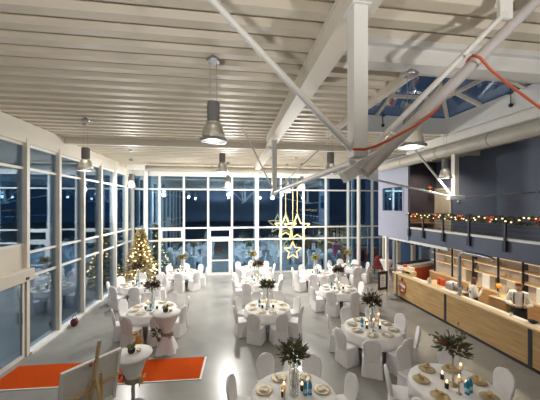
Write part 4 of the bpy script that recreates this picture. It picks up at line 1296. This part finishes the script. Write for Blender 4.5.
def person(loc, rz, label, Hs, elbows, hands, hairmat, female, braces, tilt):
    """local frame: facing +Y, feet at z=0; Hs = standing height"""
    k = Hs / 1.75
    r = empty('person', loc, rz, label, 'person')
    V = []; E = []; Rd = []
    def v(p, rad, link=None):
        V.append((p[0] * k, p[1] * k, p[2] * k)); Rd.append(tuple(q * k for q in rad) if isinstance(rad, tuple) else rad * k)
        if link is not None: E.append((link, len(V) - 1))
        return len(V) - 1
    pel = v((0, 0, 0.95), (0.15, 0.11))
    wst = v((0, 0, 1.10), (0.135, 0.10), pel)
    chs = v((0, 0.01, 1.30), (0.155, 0.11), wst)
    top = v((0, 0.0, 1.44), (0.10, 0.08), chs)
    nk = v((0, 0.01, 1.51), 0.055, top)
    hx_, hy_ = tilt
    hd0 = v((hx_ * .4, 0.02 + hy_ * .4, 1.56), 0.06, nk)
    hd1 = v((hx_ * .8, 0.035 + hy_ * .8, 1.62), (0.085, 0.095), hd0)
    hd2 = v((hx_, 0.03 + hy_, 1.69), (0.082, 0.092), hd1)
    armpts = []
    for s, el, ha in ((-1, elbows[0], hands[0]), (1, elbows[1], hands[1])):
        sh_ = v((s * 0.17, 0.0, 1.41), 0.062, top)
        up = Vector((s * 0.19, 0, 1.37)).lerp(Vector(el), 0.5)
        um = v(up, 0.05, sh_)
        e_ = v(el, 0.043, um)
        w_ = v(Vector(el).lerp(Vector(ha), 0.88), 0.028, e_)
        h_ = v(ha, (0.040, 0.022), w_)
        armpts.append((Vector((s * 0.17, 0.0, 1.41)), up, Vector(el), Vector(el).lerp(Vector(ha), 0.85)))
        d = (Vector(ha) - Vector(el)).normalized()
        sd = d.cross(Vector((0, 0, 1)))
        if sd.length < 0.1: sd = Vector((1, 0, 0))
        sd.normalize(); dn = sd.cross(d)
        for q, (off, L) in enumerate(((-0.027, 0.07), (-0.009, 0.08), (0.009, 0.075), (0.026, 0.06))):
            b0 = Vector(ha) + d * 0.035 + sd * off
            f1 = v(b0 + d * L * 0.5, 0.009, h_)
            f2 = v(b0 + d * L * 0.85 - dn * -0.02, 0.008, f1)
        t1 = v(Vector(ha) - sd * s * 0.045 + d * 0.015, 0.011, h_)
        v(Vector(ha) - sd * s * 0.055 + d * 0.05, 0.009, t1)
    legs = []
    for s in (-1, 1):
        hp = v((s * 0.09, 0, 0.88), 0.085, pel)
        kn = v((s * 0.10, 0.02, 0.50), 0.055, hp)
        an = v((s * 0.10, 0.0, 0.09), 0.04, kn)
        v((s * 0.11, 0.13, 0.045), 0.035, an)
        legs.append(((s * 0.09, 0, 0.88), (s * 0.10, 0.02, 0.50), (s * 0.10, 0.0, 0.12)))
    skin_obj('body', V, E, Rd, M['skin'], r)
    # shirt
    V2 = []; E2 = []; R2 = []
    def a(p, rad, link=None):
        V2.append((p[0] * k, p[1] * k, p[2] * k)); R2.append(tuple(q * k for q in rad) if isinstance(rad, tuple) else rad * k)
        if link is not None: E2.append((link, len(V2) - 1))
        return len(V2) - 1
    c0 = a((0, 0, 0.90), (0.18, 0.14)); c1_ = a((0, 0, 1.10), (0.17, 0.13), c0); c2_ = a((0, 0.01, 1.30), (0.19, 0.14), c1_); c3_ = a((0, 0, 1.43), (0.145, 0.115), c2_); a((0, 0.01, 1.505), (0.07, 0.07), c3_)
    for s, (p0, p1, p2, p3) in zip((-1, 1), armpts):
        q0 = a(p0, 0.088, c3_); q1 = a(p1, 0.064, q0); q2 = a(p2, 0.056, q1); a(p3, 0.042, q2)
    skin_obj('shirt', V2, E2, R2, M['shirt'], r)
    # trousers
    V2, E2, R2 = [], [], []
    p0 = a((0, 0, 1.02), (0.19, 0.148)); p1 = a((0, 0, 0.90), (0.18, 0.14), p0)
    for lg in legs:
        q0 = a((lg[0][0], 0, 0.80), 0.098, p1); q1 = a(lg[1], 0.072, q0); a((lg[2][0], 0, 0.10), 0.06, q1)
    skin_obj('trousers', V2, E2, R2, M['blackcloth'], r)
    # apron
    m = MB(); rings = []
    for z, w_, dp in ((1.02, 0.185, 0.150), (0.85, 0.19, 0.155), (0.65, 0.20, 0.155), (0.45, 0.21, 0.15)):
        rings.append([(w_ * k * math.sin(t), dp * k * math.cos(t), z * k) for t in [-1.9 + 3.8 * i / 14 for i in range(15)]])
    n = 15
    vs = [q for rg in rings for q in rg]
    fs = [(i * n + j, i * n + j + 1, (i + 1) * n + j + 1, (i + 1) * n + j) for i in range(3) for j in range(n - 1)]
    m.add(vs, fs, True)
    ap_ = m.build('apron', M['blackcloth'], r)
    so = ap_.modifiers.new('solid', 'SOLIDIFY'); so.thickness = 0.008
    for s in (-1, 1):
        MB().box((s * 0.10 * k, 0.07 * k, 0.035), (0.09 * k, 0.26 * k, 0.07)).build('shoe', M['black'], r, bevel=0.02)
    if braces:
        for s in (-1, 1):
            MB().tube([Vector(p) * k for p in ((s * 0.09, 0.155, 1.02), (s * 0.10, 0.165, 1.2), (s * 0.105, 0.15, 1.33), (s * 0.10, 0.09, 1.445), (s * 0.09, -0.02, 1.475), (s * 0.07, -0.12, 1.38), (s * 0.03, -0.15, 1.2), (0.0 + s * .02, -0.15, 1.02))], 0.016 * k, 6).build('brace', M['black'], r)
    # face
    hc = Vector((hx_, 0.032 + hy_, 1.655)) * k
    for s in (-1, 1):
        MB().ball(hc + Vector((s * 0.032, 0.088, 0.012)) * k, 0.011 * k, n=8).build('eye', M['eye'], r)
        MB().ball(hc + Vector((s * 0.086, 0.0, 0.0)) * k, 0.026 * k, n=8, sc=(0.35, 0.7, 1)).build('ear', M['skin'], r)
    MB().ball(hc + Vector((0, 0.10, -0.015)) * k, 0.017 * k, n=8, sc=(0.8, 1.1, 1.4)).build('nose', M['skin'], r)
    MB().ball(hc + Vector((0, 0.086, -0.05)) * k, 0.022 * k, n=8, sc=(1, 0.4, 0.35)).build('mouth', M['lip'], r)
    # hair: cap over top and back
    m = MB(); rings = []
    for i in range(11):
        t = i / 10
        ring = []
        for j in range(20):
            th = 2 * PI * j / 20
            fr = max(0.0, math.sin(th))
            if female:
                # shoulder-length at the back and sides, open over the face
                z = 0.105 - 0.30 * t * t
                z = max(z, 0.105 - 0.30 + 0.27 * min(1.0, fr * 1.5))
                q = math.sqrt(max(0.0, 1 - max(0.0, (z + 0.0) / 0.106) ** 2)) if z > 0 else 1.0
                rad = 0.103 * q + (0.012 if z < -0.05 else 0)
                ring.append(tuple(hc + Vector((rad * 0.97 * math.cos(th), rad * 1.03 * math.sin(th) - 0.008, z + 0.012)) * k))
            else:
                ph = PI / 2 - t * (PI / 2 - 0.02)
                p_ = max(ph, 0.95 * fr)
                rad = 0.097 * (1 - 0.13 * fr)
                ring.append(tuple(hc + Vector((rad * 0.97 * math.cos(p_) * math.cos(th), rad * 1.03 * math.cos(p_) * math.sin(th) - 0.008, 0.018 + rad * math.sin(p_))) * k))
        rings.append(ring)
    m.loft(rings)
    m.build('hair', hairmat, r)
    return r


person((8.38, 8.72, 0), -PI / 2 - 0.5, 'person in white shirt and black apron with brown hair, hands raised near the face', 1.60,
       [(-0.26, 0.10, 1.12), (0.26, 0.10, 1.12)], [(-0.06, 0.26, 1.36), (0.07, 0.27, 1.33)], M['hair'], True, False, (0.0, 0.03))
person((8.62, 7.35, 0), 2.25, 'person in white shirt with black braces and black apron, looking down at work', 1.80,
       [(-0.28, 0.12, 1.14), (0.28, 0.12, 1.14)], [(-0.10, 0.36, 1.16), (0.08, 0.36, 1.14)], M['hairlight'], False, True, (0.0, 0.05))
